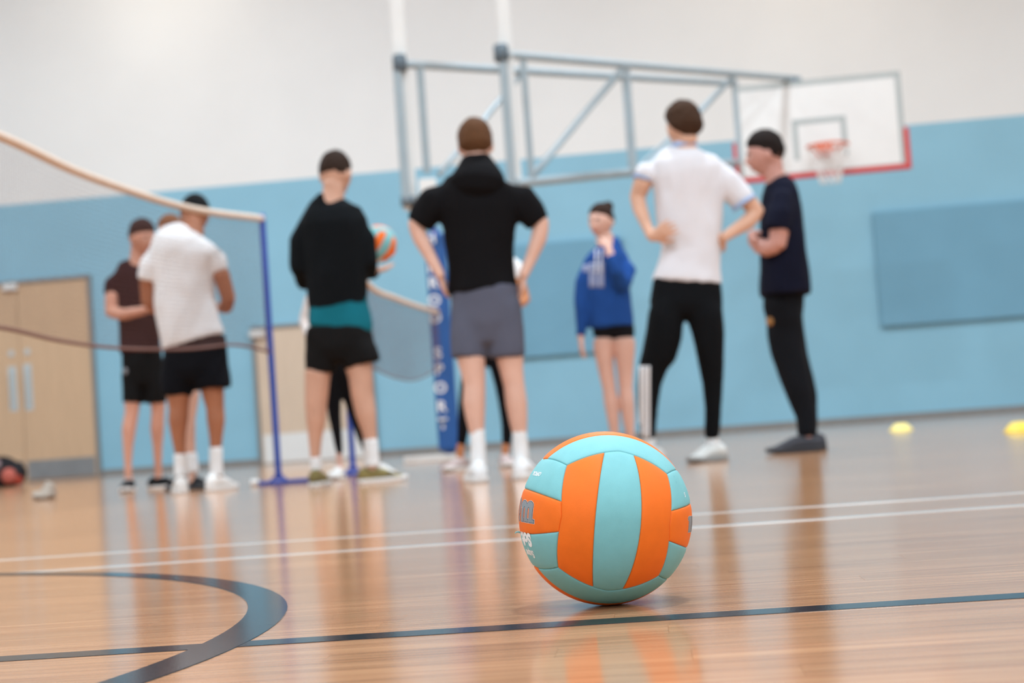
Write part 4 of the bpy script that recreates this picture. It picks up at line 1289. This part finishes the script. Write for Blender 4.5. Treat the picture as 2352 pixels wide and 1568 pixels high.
# ---------- 9: white polo, black tracksuit bottoms
D = FP/466
lab = 'tall person in white polo shirt and black trousers with white calf stripes, hands on hips'
SHOE_M[lab] = dict(U=cloth('white_grey_trainer', 214, 216, 212), S=mat('grey_rubber_sole', rgb(150, 152, 150), 0.6, 0.03), L=white_print)
blkt = cloth('black_track_fabric', 15, 17, 20)
person(lab, D,
  head=dict(c=(1570, 292), h=108, yaw=118, pitch=-4, dy=0.0),
  neck=[(1572, 328, 27), (1574, 345, 28), (1574, 372, 34)],
  torso=[(348, 1540, 1606), (362, 1512, 1632), (390, 1500, 1655), (450, 1508, 1656), (520, 1518, 1652), (600, 1514, 1654), (650, 1502, 1656), (720, 1500, 1655), (770, 1505, 1650)],
  arms=[dict(arm=[(1496, 392, 23), (1476, 420, 22, 0), (1464, 452, 18, 0.02), (1470, 480, 17, 0.0), (1484, 515, 13, -0.06), (1497, 545, 11, -0.10)]),
        dict(arm=[(1655, 395, 24), (1700, 440, 22, 0.0), (1738, 486, 18, 0.02), (1715, 512, 18, 0.0), (1685, 530, 14, -0.03), (1662, 546, 11, -0.07)])],
  hands=[dict(w=(1497, 545, -0.10), to=(1540, 522, -0.15), n=(0.1, 1, 0.1), curl=0.3, thumb=-1, s=0.92, fan=0.6), dict(w=(1664, 545, -0.07), to=(1630, 560, 0.03), n=(-0.2, 1, 0), curl=0.3, thumb=1, s=0.92)],
  legs=[[(1532, 760, 34), (1520, 820, 30), (1508, 880, 24), (1500, 930, 20), (1493, 980, 15), (1490, 1015, 12)],
        [(1618, 760, 34), (1628, 820, 28), (1636, 880, 22), (1638, 930, 18), (1637, 980, 14), (1637, 1010, 12)]],
  shoes=[(1490, 1032, 150, 0.29, 0.1), (1640, 1032, 228, 0.29, 0.1)],
  upper=[dict(name='polo_shirt', m=cloth('white_cotton', 222, 220, 223, 0.02), disp=0.010,
     rows=[(334, 1542, 1600), (348, 1518, 1626), (366, 1494, 1646), (395, 1492, 1662), (440, 1502, 1664), (507, 1508, 1660), (564, 1516, 1657), (610, 1508, 1658), (636, 1500, 1662), (650, 1496, 1664)],
     tubes=[[(1505, 376, 26), (1488, 392, 29, 0), (1478, 410, 29, 0)], [(1645, 382, 28), (1672, 418, 33, 0), (1700, 452, 32, 0), (1709, 465, 30, 0)]],
     sub=[dict(name='collar', m=cloth('pale_blue_trim', 160, 186, 222), tubes=[[(1572, 326, 29), (1573, 338, 33)]], ratio=0.9),
          dict(name='sleeve_trim', m=MATS['pale_blue_trim'], tubes=[[(1479, 408, 30), (1477, 415, 29)]]), dict(name='sleeve_trim', m=MATS['pale_blue_trim'], tubes=[[(1706, 462, 33), (1711, 469, 32)]])])],
  lower=[dict(name='track_trousers', m=blkt, rows=[(638, 1500, 1656), (670, 1495, 1660), (700, 1490, 1661), (722, 1488, 1660)], legs=[[(1530, 720, 42), (1524, 770, 44), (1512, 815, 41), (1500, 840, 35), (1492, 880, 29), (1488, 930, 25), (1488, 975, 20), (1489, 1010, 17)], [(1618, 720, 43), (1627, 770, 38), (1634, 830, 31), (1638, 880, 25), (1639, 940, 21), (1636, 990, 19), (1635, 1008, 18)]], disp=0.007)],
  skin_m=skin('light_skin', 212, 166, 140), hair=dict(m=hairm('brown_hair', 64, 44, 31), top=0.20, side=0.15, low=-0.62, rough=0.05),
  socks=dict(m=MATS['white_sock'], tubes=[[(1490, 1000, 15), (1490, 1018, 15), (1490, 1030, 16)], [(1636, 998, 15), (1637, 1016, 15), (1637, 1030, 17)]]), seed=9,
  extra=lambda root, P, add, inv, k: [decal('white_stripe', root, [c for c in root.children if c.name.startswith('track_trousers')][0], P, [(x0+1, 840, x0+8, 1006)], cloth('white_stripe_fabric', 236, 238, 240), [c for c in root.children if c.name.startswith('track_trousers')][0], 0.003, 2) for x0 in (1467, 1476, 1485)])

# ---------- 10: navy t-shirt, side on
D = FP/428
lab = 'person in navy t-shirt and black trousers standing side-on, arms folded, facing left'
SHOE_M[lab] = dict(U=cloth('dark_grey_trainer', 74, 76, 82), S=sole_dark, L=mat('grey_lace', rgb(150, 150, 154), 0.8))
navy = cloth('navy_cotton', 18, 20, 36)
person(lab, D,
  head=dict(c=(1760, 354), h=104, yaw=172, pitch=-8, dy=0.0),
  neck=[(1774, 392, 24), (1782, 408, 25), (1788, 432, 32)],
  torso=[(412, 1770, 1812), (425, 1762, 1826), (450, 1755, 1838), (500, 1752, 1842), (560, 1756, 1846), (620, 1756, 1850), (675, 1756, 1850), (720, 1756, 1850), (770, 1762, 1850)],
  tratio=1.25,
  arms=[dict(arm=[(1796, 450, 26, -0.15), (1792, 510, 24, -0.17), (1786, 560, 20, -0.17), (1762, 572, 19, -0.14), (1738, 562, 14, -0.04), (1728, 552, 12, 0.02)]),
        dict(arm=[(1792, 450, 26, 0.15), (1778, 510, 24, 0.17), (1768, 560, 20, 0.17), (1748, 552, 18, 0.12), (1732, 545, 14, 0.02), (1728, 540, 12, -0.06)])],
  hands=[dict(w=(1730, 556, -0.02), to=(1726, 546, 0.10), n=(0.8, 0.1, 0.1), curl=0.6, thumb=1, s=1.0), dict(w=(1730, 545, -0.04), to=(1734, 562, -0.12), n=(0.8, 0.1, 0.1), curl=0.8, thumb=1, s=1.05)],
  legs=[[(1800, 760, 36), (1806, 820, 30), (1822, 880, 24), (1840, 930, 20), (1852, 985, 15), (1855, 1005, 13)],
        [(1806, 760, 36), (1816, 820, 30), (1832, 880, 24), (1848, 930, 20), (1856, 985, 15), (1858, 1005, 13)]],
  shoes=[(1850, 1022, 188, 0.30, -0.12), (1862, 1016, 176, 0.30, 0.14)],
  upper=[dict(name='t_shirt', m=navy, disp=0.010, ratio=1.3,
     rows=[(406, 1768, 1806), (420, 1756, 1826), (445, 1748, 1838), (480, 1746, 1845), (520, 1746, 1849), (564, 1748, 1854), (610, 1746, 1858), (650, 1745, 1861), (678, 1746, 1863)],
     tubes=[[(1796, 446, 30, -0.13), (1792, 490, 31, -0.17), (1786, 530, 30, -0.18)], [(1792, 446, 30, 0.13), (1780, 490, 31, 0.17), (1772, 530, 28, 0.18)]])],
  lower=[dict(name='trousers', m=cloth('black_jogger_fabric', 20, 21, 25), ratio=1.1, rows=[(668, 1750, 1848), (710, 1750, 1846), (745, 1752, 1846)], legs=[[(1800, 720, 44), (1802, 770, 42), (1808, 810, 38), (1820, 850, 34), (1836, 905, 31), (1850, 955, 24), (1854, 1003, 22)], [(1802, 720, 42), (1808, 770, 40), (1818, 820, 38), (1834, 870, 34), (1848, 915, 29), (1858, 960, 22), (1860, 1000, 20)]], disp=0.008)],
  skin_m=skin('rosy_skin', 198, 146, 132), hair=dict(m=hairm('near_black_brown_hair', 33, 25, 22), top=0.15, side=0.06, low=-0.5, fade=True),
  socks=None, seed=10,
  extra=lambda root, P, add, inv, k: (lambda o: (o.data.transform(inv), setattr(o, 'parent', root)))(raw('gold_emblem', *ellipsoid(P(1768, 738, -0.155), Vector((0.02, 0, 0)), Vector((0, 0.01, 0)), Vector((0, 0, 0.024))), mat('gold_print', rgb(150, 104, 52), 0.6), None, True)))

# ---------- 8: blue hooded top, facing the camera
D = FP/363
lab = 'person with hair in a bun, royal blue hooded top and black shorts, hand at chin'
SHOE_M[lab] = dict(U=cloth('white_canvas_shoe', 226, 226, 226), S=sole_white, L=white_print)
royal = cloth('royal_blue_fleece', 34, 74, 140)
def blue_extra(root, P, add, inv, k):
    hd = [c for c in root.children if c.name.startswith('hooded_top')][0]
    for x in (1367, 1379):
        decal('drawstring', root, hd, P, [(x, 572, x+3.5, 628)], white_print, hd, 0.006, 2)
    decal('chest_print', root, hd, P, [(1339, 608, 1351, 624), (1353, 604, 1362, 660), (1364, 604, 1371, 660), (1374, 602, 1387, 660)], mat('faded_white_print', rgb(150, 160, 190), 0.8), hd)
person(lab, D,
  head=dict(c=(1381, 508), h=82, yaw=236, pitch=-6, dy=0.0, roll=4),
  neck=[(1389, 540, 19), (1392, 556, 19), (1394, 575, 24)],
  torso=[(568, 1370, 1414), (578, 1358, 1432), (600, 1350, 1440), (660, 1352, 1436), (720, 1356, 1442), (760, 1362, 1454), (790, 1366, 1460)],
  arms=[dict(arm=[(1348, 598, 16), (1340, 660, 14), (1337, 700, 13), (1335, 745, 10), (1334, 775, 8)]),
        dict(arm=[(1438, 596, 17), (1440, 630, 13, -0.05), (1431, 649, 9, -0.11), (1412, 620, 12, -0.2), (1398, 572, 9, -0.18)])],
  hands=[dict(w=(1334, 776, 0), to=(1337, 812, 0), n=(0.8, 0.2, 0), curl=0.3, thumb=-1, s=0.88), dict(w=(1398, 570, -0.18), to=(1390, 546, -0.14), n=(-0.4, 0.8, 0), curl=0.8, thumb=1, s=0.85)],
  legs=[[(1388, 775, 24), (1386, 800, 23), (1392, 850, 18), (1399, 890, 15.5), (1404, 925, 16.5), (1409, 965, 13.5), (1413, 1010, 9)],
        [(1432, 775, 26), (1434, 800, 25), (1436, 850, 19), (1437, 890, 16), (1440, 925, 17), (1444, 965, 14), (1448, 1010, 9)]],
  shoes=[(1414, 1035, 250, 0.25, 0.0), (1449, 1035, 285, 0.25, 0.0)],
  upper=[dict(name='hooded_top', m=royal, disp=0.011, ratio=0.72,
     rows=[(560, 1374, 1412), (572, 1358, 1432), (590, 1344, 1446), (640, 1344, 1446), (690, 1348, 1450), (725, 1350, 1454), (752, 1352, 1457)],
     tubes=[[(1350, 594, 19), (1339, 650, 18), (1337, 700, 17), (1335, 745, 14), (1334, 772, 12)], [(1434, 590, 21), (1442, 622, 21, -0.06), (1432, 652, 20, -0.13), (1416, 625, 16, -0.19), (1402, 586, 13, -0.19)]],
     sub=[dict(name='hood', m=royal, ratio=0.9, tubes=[[(1400, 545, 20, 0.05), (1400, 558, 28, 0.04), (1400, 575, 34, 0.03)]])])],
  lower=[dict(name='shorts', m=cloth('black_sport_shorts', 22, 22, 26), rows=[(735, 1358, 1452), (755, 1360, 1456), (768, 1363, 1458)], legs=[[(1386, 750, 24), (1384, 775, 24)], [(1432, 750, 26), (1433, 775, 26)]], disp=0.003)],
  skin_m=skin('fair_skin', 218, 174, 156), hair=dict(m=hairm('dark_bun_hair', 50, 34, 27), top=0.07, side=0.06, low=-0.45, rough=0.02, blobs=[((-0.1, -0.65, 0.78), (0.34, 0.34, 0.34))]),
  socks=None, seed=8, scale=0.9, extra=blue_extra)

# ---------- 2: white t-shirt, back view, behind the net
D = FP/404
lab = 'person in white t-shirt and black shorts seen from behind through the net, head bowed'
SHOE_M[lab] = dict(U=cloth('white_leather_trainer', 228, 226, 222), S=sole_white, L=white_print); SHOE_H[lab] = 0.1
person(lab, D,
  head=dict(c=(447, 490), h=94, yaw=70, pitch=-30, dy=0.08, roll=0),
  neck=[(444, 522, 26, 0.03), (440, 536, 28, 0.01), (436, 556, 34)],
  torso=[(536, 400, 472), (548, 372, 488), (575, 356, 496), (640, 360, 490), (700, 364, 496), (760, 372, 510), (800, 378, 518), (850, 384, 520)],
  arms=[dict(arm=[(354, 575, 23), (340, 640, 20, 0.02), (340, 690, 17, 0.06), (362, 712, 15, 0.2), (392, 700, 11, 0.28)]),
        dict(arm=[(496, 572, 23), (508, 630, 20, 0.0), (524, 684, 17, 0.03), (520, 706, 15, 0.12), (506, 706, 12, 0.24)])],
  hands=[dict(w=(392, 700, 0.28), to=(425, 690, 0.32), n=(0, -0.2, 1), curl=0.5, thumb=1, s=0.95), dict(w=(506, 706, 0.24), to=(480, 700, 0.33), n=(0, -0.2, 1), curl=0.5, thumb=-1, s=0.95)],
  legs=[[(408, 850, 33), (410, 900, 28), (411, 935, 23), (409, 965, 23), (410, 1000, 17), (414, 1040, 12.5), (415, 1075, 12)],
        [(482, 850, 33), (488, 895, 27), (494, 935, 21), (496, 965, 21), (496, 1000, 16), (496, 1035, 12.5), (496, 1075, 12)]],
  shoes=[(415, 1105, 105, 0.29, 0.0), (496, 1105, 70, 0.29, 0.0)],
  upper=[dict(name='t_shirt', m=cloth('white_jersey', 240, 240, 240, 0.02), disp=0.010,
     rows=[(522, 405, 466), (534, 378, 482), (552, 352, 496), (580, 342, 502), (627, 349, 490), (690, 354, 496), (745, 362, 508), (776, 367, 518), (786, 370, 521)],
     tubes=[[(362, 570, 30), (346, 610, 29, 0), (338, 645, 24, 0)], [(486, 572, 24), (500, 600, 25, 0), (508, 624, 21, 0)]])],
  lower=[dict(name='shorts', m=cloth('black_cotton_shorts', 15, 16, 21), rows=[(772, 374, 518), (810, 374, 523), (850, 374, 526), (872, 375, 528)], legs=[[(410, 830, 38), (406, 870, 38), (404, 908, 36)], [(482, 830, 40), (487, 865, 43), (489, 892, 44)]], disp=0.007)],
  skin_m=skin('brown_skin', 166, 108, 78), hair=dict(m=hairm('black_cropped_hair', 9, 9, 10), top=0.07, side=0.05, low=-0.35, rough=0.01),
  socks=dict(m=MATS['white_sock'], tubes=[[(414, 1042, 15.5), (415, 1070, 15), (416, 1092, 16)], [(496, 1026, 15.5), (496, 1060, 15), (497, 1092, 16)]]), seed=2)

# ---------- 1: maroon t-shirt, half facing
D = FP/345
lab = 'person in dark maroon t-shirt and black shorts at far left, facing right, forearm across'
SHOE_M[lab] = dict(U=cloth('black_knit_shoe', 26, 26, 28), S=sole_white, L=white_print)
person(lab, D,
  head=dict(c=(325, 546), h=80, yaw=318, pitch=-14, dy=-0.03),
  neck=[(318, 582, 18, 0), (316, 598, 19, 0), (312, 618, 24, 0)],
  torso=[(604, 296, 336), (614, 276, 352), (632, 264, 362), (690, 274, 362), (750, 282, 362), (800, 286, 368), (850, 290, 372)],
  arms=[dict(arm=[(264, 640, 18), (258, 680, 17, -0.02), (256, 716, 15, -0.03), (285, 722, 14, -0.14), (325, 714, 11, -0.22), (348, 708, 8.5, -0.24)]),
        dict(arm=[(362, 640, 18), (372, 690, 16, -0.02), (376, 722, 14, -0.06), (366, 716, 12, -0.18), (356, 706, 9, -0.26)])],
  hands=[dict(w=(348, 708, -0.24), to=(376, 702, -0.25), n=(0, 0.2, 1), curl=0.5, thumb=1, s=0.95), dict(w=(357, 706, -0.26), to=(350, 694, -0.33), n=(-0.3, 0.1, 1), curl=0.6, thumb=-1, s=0.9)],
  legs=[[(306, 860, 25), (304, 915, 19), (303, 945, 15.5), (296, 985, 16), (294, 1025, 11.5), (294, 1065, 8.5), (295, 1090, 8.5)],
        [(352, 860, 25), (362, 915, 18), (363, 945, 15), (361, 985, 15.5), (362, 1025, 11), (363, 1065, 8.5), (364, 1090, 8.5)]],
  shoes=[(296, 1105, 275, 0.28, -0.05), (364, 1100, 335, 0.28, 0.02)],
  upper=[dict(name='t_shirt', m=cloth('maroon_cotton', 38, 18, 22), disp=0.008,
     rows=[(602, 300, 334), (612, 272, 350), (628, 260, 360), (660, 262, 362), (700, 270, 364), (750, 274, 366), (812, 274, 370)],
     tubes=[[(270, 632, 21), (258, 655, 20), (256, 678, 18)], [(358, 632, 21), (368, 660, 20), (373, 680, 19)]])],
  lower=[dict(name='shorts', m=MATS['black_shorts'], rows=[(800, 278, 370), (840, 279, 375), (880, 280, 380)], legs=[[(302, 860, 24), (304, 895, 24), (304, 926, 24)], [(352, 860, 24), (358, 895, 24), (360, 926, 24)]], disp=0.006)],
  skin_m=skin('warm_skin', 206, 150, 126), hair=dict(m=hairm('dark_quiff_hair', 44, 28, 26), top=0.16, side=0.06, low=-0.5, fade=True),
  socks=None, seed=1,
  extra=lambda root, P, add, inv, k: (lambda o: (o.data.transform(inv), setattr(o, 'parent', root)))(raw('logo_patch', *ellipsoid(P(288, 852, -0.145), Vector((0.015, 0, 0)), Vector((0, 0.008, 0)), Vector((0, 0, 0.022))), mat('grey_print', rgb(130, 130, 134), 0.6), None, True)))

# ---------- 3: auburn hair, mostly hidden behind the white t-shirt
D = FP/372
lab = 'person with auburn hair hidden behind the white t-shirt beside the net'
SHOE_M[lab] = dict(U=cloth('black_mesh_shoe', 30, 30, 32), S=sole_dark, L=None)
person(lab, D,
  head=dict(c=(394, 536), h=82, yaw=240, pitch=-8, dy=0.0),
  neck=[(400, 570, 18), (402, 584, 18), (404, 600, 24)],
  torso=[(590, 386, 424), (600, 374, 440), (620, 366, 450), (690, 372, 448), (760, 378, 452), (820, 378, 458), (860, 380, 460)],
  arms=[dict(arm=[(372, 625, 15), (378, 690, 13), (384, 730, 12), (400, 740, 10, -0.1), (420, 735, 8, -0.14)]), dict(arm=[(448, 625, 15), (456, 690, 13), (454, 730, 12), (440, 740, 10, -0.1), (426, 736, 8, -0.14)])],
  hands=[dict(w=(420, 735, -0.14), to=(440, 730, -0.16), n=(0, 0.2, 1), curl=0.5, thumb=1, s=0.85), dict(w=(428, 737, -0.14), to=(410, 742, -0.2), n=(0, 0.2, 1), curl=0.5, thumb=-1, s=0.85)],
  legs=[[(400, 860, 24), (402, 920, 18), (406, 960, 15), (408, 1000, 14), (412, 1040, 9), (412, 1080, 8)], [(440, 860, 24), (438, 920, 18), (434, 960, 15), (434, 1000, 14.5), (438, 1040, 11), (442, 1080, 9)]],
  shoes=[(412, 1098, 260, 0.26, 0.15), (450, 1108, 300, 0.26, -0.05)],
  upper=[dict(name='t_shirt', m=cloth('grey_marl', 120, 120, 124), rows=[(586, 388, 424), (600, 372, 440), (618, 364, 452), (700, 370, 450), (760, 374, 454), (800, 376, 458)], tubes=[[(374, 622, 18), (372, 660, 17)], [(448, 622, 18), (452, 660, 17)]], disp=0.006)],
  lower=[dict(name='shorts', m=MATS['black_cotton_shorts'], rows=[(790, 378, 458), (830, 378, 462), (860, 380, 464)], legs=[[(400, 840, 23), (402, 890, 22)], [(440, 840, 24), (440, 890, 23)]], disp=0.004)],
  skin_m=skin('freckled_skin', 214, 168, 146), hair=dict(m=hairm('auburn_hair', 124, 82, 56), top=0.12, side=0.14, low=-0.8, rough=0.03, blobs=[((0, -0.55, -0.5), (0.55, 0.4, 0.8))]),
  socks=dict(m=MATS['white_sock'], tubes=[[(412, 1045, 11), (412, 1085, 11)], [(440, 1040, 13), (444, 1085, 13)]]), seed=3, scale=0.9)

# ---------- 5: black leggings, behind the black sweatshirt
D = FP/370
lab = 'person in black leggings and pale top, almost hidden behind the black sweatshirt'
SHOE_M[lab] = dict(U=cloth('white_mesh_shoe', 220, 218, 214), S=sole_white, L=white_print)
person(lab, D,
  head=dict(c=(768, 560), h=82, yaw=272, pitch=-8, dy=0.0),
  neck=[(770, 590, 18), (771, 606, 18), (772, 624, 24)],
  torso=[(612, 752, 792), (624, 738, 806), (645, 730, 814), (700, 738, 808), (760, 738, 812), (810, 736, 816), (860, 742, 814)],
  arms=[dict(arm=[(736, 645, 15), (712, 690, 13), (700, 735, 12), (710, 770, 10, -0.1), (735, 775, 8, -0.12)]), dict(arm=[(808, 645, 15), (824, 690, 13), (828, 735, 12), (815, 760, 10, -0.1), (796, 768, 8, -0.12)])],
  hands=[dict(w=(735, 775, -0.12), to=(756, 772, -0.14), n=(0, 0.2, 1), curl=0.5, thumb=1, s=0.85), dict(w=(796, 768, -0.12), to=(776, 774, -0.14), n=(0, 0.2, 1), curl=0.5, thumb=-1, s=0.85)],
  legs=[[(760, 850, 22), (764, 900, 17), (768, 950, 13), (774, 1000, 10), (779, 1050, 7), (780, 1070, 7)], [(792, 850, 22), (802, 900, 16), (812, 950, 13), (828, 1000, 11), (846, 1045, 8), (850, 1060, 8)]],
  shoes=[(779, 1090, 262, 0.25, 0.0), (872, 1078, 300, 0.25, 0.15)],
  upper=[dict(name='long_sleeved_top', m=cloth('pale_beige_jersey', 218, 210, 204), rows=[(608, 752, 792), (622, 736, 808), (642, 728, 816), (700, 734, 812), (760, 734, 814), (820, 736, 818)], tubes=[[(738, 642, 18), (712, 690, 16), (699, 738, 14), (708, 768, 12, -0.08), (730, 775, 10, -0.12)], [(806, 642, 18), (824, 690, 16), (828, 735, 14), (814, 762, 12, -0.1)]], disp=0.006)],
  lower=[dict(name='leggings', m=cloth('black_leggings', 18, 18, 21), rows=[(810, 738, 814), (845, 740, 816), (868, 744, 812)], legs=[[(760, 850, 24), (765, 900, 19), (768, 950, 15.5), (775, 1000, 12), (781, 1046, 8.5)], [(790, 850, 24), (800, 900, 17), (812, 945, 14), (830, 1000, 12), (848, 1046, 9)]], disp=0.002)],
  skin_m=MATS['fair_skin'], hair=dict(m=hairm('mid_brown_hair', 98, 72, 54), top=0.08, side=0.08, low=-0.6, rough=0.02),
  socks=None, seed=5, scale=0.9)

# ---------- 7: white top, dark leggings, behind the black hoodie
D = FP/368
lab = 'person in white t-shirt and black leggings, hidden behind the black hoodie'
SHOE_M[lab] = dict(U=cloth('dusty_pink_trainer', 190, 172, 168), S=sole_white, L=white_print)
person(lab, D,
  head=dict(c=(1112, 500), h=84, yaw=268, pitch=-6, dy=0.0),
  neck=[(1114, 535, 20), (1114, 550, 20), (1115, 568, 26)],
  torso=[(556, 1094, 1138), (568, 1078, 1156), (590, 1070, 1166), (650, 1076, 1160), (710, 1076, 1162), (770, 1074, 1166), (830, 1078, 1164)],
  arms=[dict(arm=[(1074, 592, 17), (1066, 640, 15), (1062, 690, 13), (1080, 712, 11, -0.12), (1104, 712, 9, -0.16)]), dict(arm=[(1166, 590, 18), (1188, 632, 16, 0), (1205, 688, 13, -0.02), (1180, 706, 11, -0.14), (1150, 708, 9, -0.18)])],
  hands=[dict(w=(1104, 712, -0.16), to=(1124, 708, -0.18), n=(0, 0.2, 1), curl=0.5, thumb=1, s=0.9), dict(w=(1150, 708, -0.18), to=(1130, 712, -0.22), n=(0, 0.2, 1), curl=0.5, thumb=-1, s=0.9)],
  legs=[[(1092, 820, 27), (1080, 880, 20), (1070, 930, 16), (1064, 975, 13), (1058, 1020, 9), (1056, 1050, 9)], [(1148, 820, 27), (1156, 880, 20), (1162, 930, 16), (1165, 975, 13), (1162, 1020, 9), (1160, 1050, 9)]],
  shoes=[(1058, 1060, 240, 0.26, 0.0), (1160, 1060, 280, 0.26, 0.0)],
  upper=[dict(name='t_shirt', m=MATS['white_jersey'], rows=[(552, 1094, 1138), (566, 1076, 1158), (586, 1066, 1170), (650, 1072, 1164), (710, 1072, 1166), (760, 1072, 1168)], tubes=[[(1076, 590, 20), (1066, 630, 19)], [(1164, 588, 22), (1184, 618, 21), (1194, 640, 18)]], disp=0.006)],
  lower=[dict(name='leggings', m=MATS['black_leggings'], rows=[(750, 1074, 1168), (790, 1074, 1170), (830, 1080, 1166)], legs=[[(1092, 820, 29), (1079, 880, 22), (1070, 930, 18), (1065, 975, 15), (1060, 1022, 11)], [(1148, 820, 29), (1157, 880, 22), (1163, 930, 18), (1166, 975, 15), (1163, 1022, 11)]], disp=0.002)],
  skin_m=skin('olive_skin', 192, 126, 84), hair=dict(m=MATS['dark_brown_hair'], top=0.1, side=0.07, low=-0.5),
  socks=None, seed=7, scale=0.92)

# ================================================================= SMALL THINGS
def marker_cone(name_lab, px, py, m):
    g = ground(px, py)
    t = thing('marker_cone', name_lab, 'cone', g, 'yellow marker cones')
    prof = [(0.098, 0.0), (0.098, 0.006), (0.09, 0.010), (0.075, 0.032), (0.055, 0.052), (0.034, 0.060), (0.026, 0.060), (0.026, 0.054)]
    o = lathe('cone_shell', prof, (0, 0, 0), m, None, 28); o.parent = t
marker_cone('pale yellow domed floor marker, left of the two near the wall', 2070, 989, pale_yellow)
marker_cone('bright yellow domed floor marker at the right edge of the photo', 2343, 991, yellow_plastic)

# kit bag at the far left, against the door
g = ground(-8, 1121)
bag = thing('kit_bag', 'dark kit bag with orange-red pocket on the floor by the wooden door', 'bag', g)
bk = cloth('black_nylon', 40, 38, 40); rd = cloth('orange_red_nylon', 176, 96, 84); gy = cloth('grey_pink_nylon', 150, 128, 130)
me = remesh_parts([tube_data([g+Vector((x, 0.05, 0.14)) for x in (-0.33, -0.30, -0.1, 0.12, 0.26, 0.31)], [(0.08, 0.06), (0.15, 0.14), (0.17, 0.16), (0.165, 0.15), (0.13, 0.125), (0.07, 0.06)], 18, side=Vector((0, 1, 0))), ellipsoid(g+Vector((0.05, 0.02, 0.22)), Vector((0.2, 0, 0)), Vector((0, 0.12, 0)), Vector((0, 0, 0.12)))], 0.012, 4, 0.012, 8, (1, 1, 1), 3)
for v_ in me.vertices:
    if v_.co.z < 0.004: v_.co.z = 0.004
o = link('bag_body', me, bk, None, True); me.transform(Matrix.Translation(-g)); o.parent = bag
v_, f_ = ellipsoid(Vector((0.17, -0.10, 0.125)), Vector((0.085, 0, 0)), Vector((0, 0.05, 0)), Vector((0, 0, 0.085))); o = raw('front_pocket', v_, f_, rd, None, True); o.parent = bag; o['label'] = 'orange-red round pocket'
v_, f_ = ellipsoid(Vector((0.0, -0.06, 0.25)), Vector((0.10, 0, 0)), Vector((0, 0.06, 0)), Vector((0, 0, 0.07))); o = raw('top_flap', v_, f_, gy, None, True); o.parent = bag; o['label'] = 'pale grey-pink flap'
o = tube('bag_strap', [Vector((-0.2, -0.02, 0.28)), Vector((-0.05, -0.05, 0.36)), Vector((0.12, -0.04, 0.33)), Vector((0.24, -0.04, 0.20))], [(0.022, 0.006)]*4, bk, None, 8, side=Vector((0, 1, 0))); o.parent = bag
v_, f_ = ellipsoid(Vector((0.255, -0.05, 0.07)), Vector((0.05, 0, 0)), Vector((0, 0.06, 0)), Vector((0, 0, 0.06))); o = raw('side_patch', v_, f_, cloth('brick_red_nylon', 150, 62, 48), None, True); o.parent = bag

# crumpled white bib on the floor
g = ground(107, 1147)
sc_ = 0.075
me = remesh_parts([ellipsoid(Vector((-0.02, 0, 0.03)), Vector((0.09, 0, 0)), Vector((0, 0.07, 0)), Vector((0, 0, 0.035))), ellipsoid(Vector((0.025, 0.02, 0.07)), Vector((0.05, 0, 0.01)), Vector((0, 0.05, 0)), Vector((-0.015, 0, 0.06)))], 0.007, 2, 0.022, 22, (1, 1, 1), 9)
for v_ in me.vertices:
    if v_.co.z < 0.002: v_.co.z = 0.002
o = link('crumpled_cloth', me, cloth('white_cotton_bib', 176, 166, 154), None, True); o.location = g; o.scale = (0.85, 0.85, 0.85)
tag(o, 'small crumpled white cloth on the wooden floor right of the dark kit bag', 'cloth')
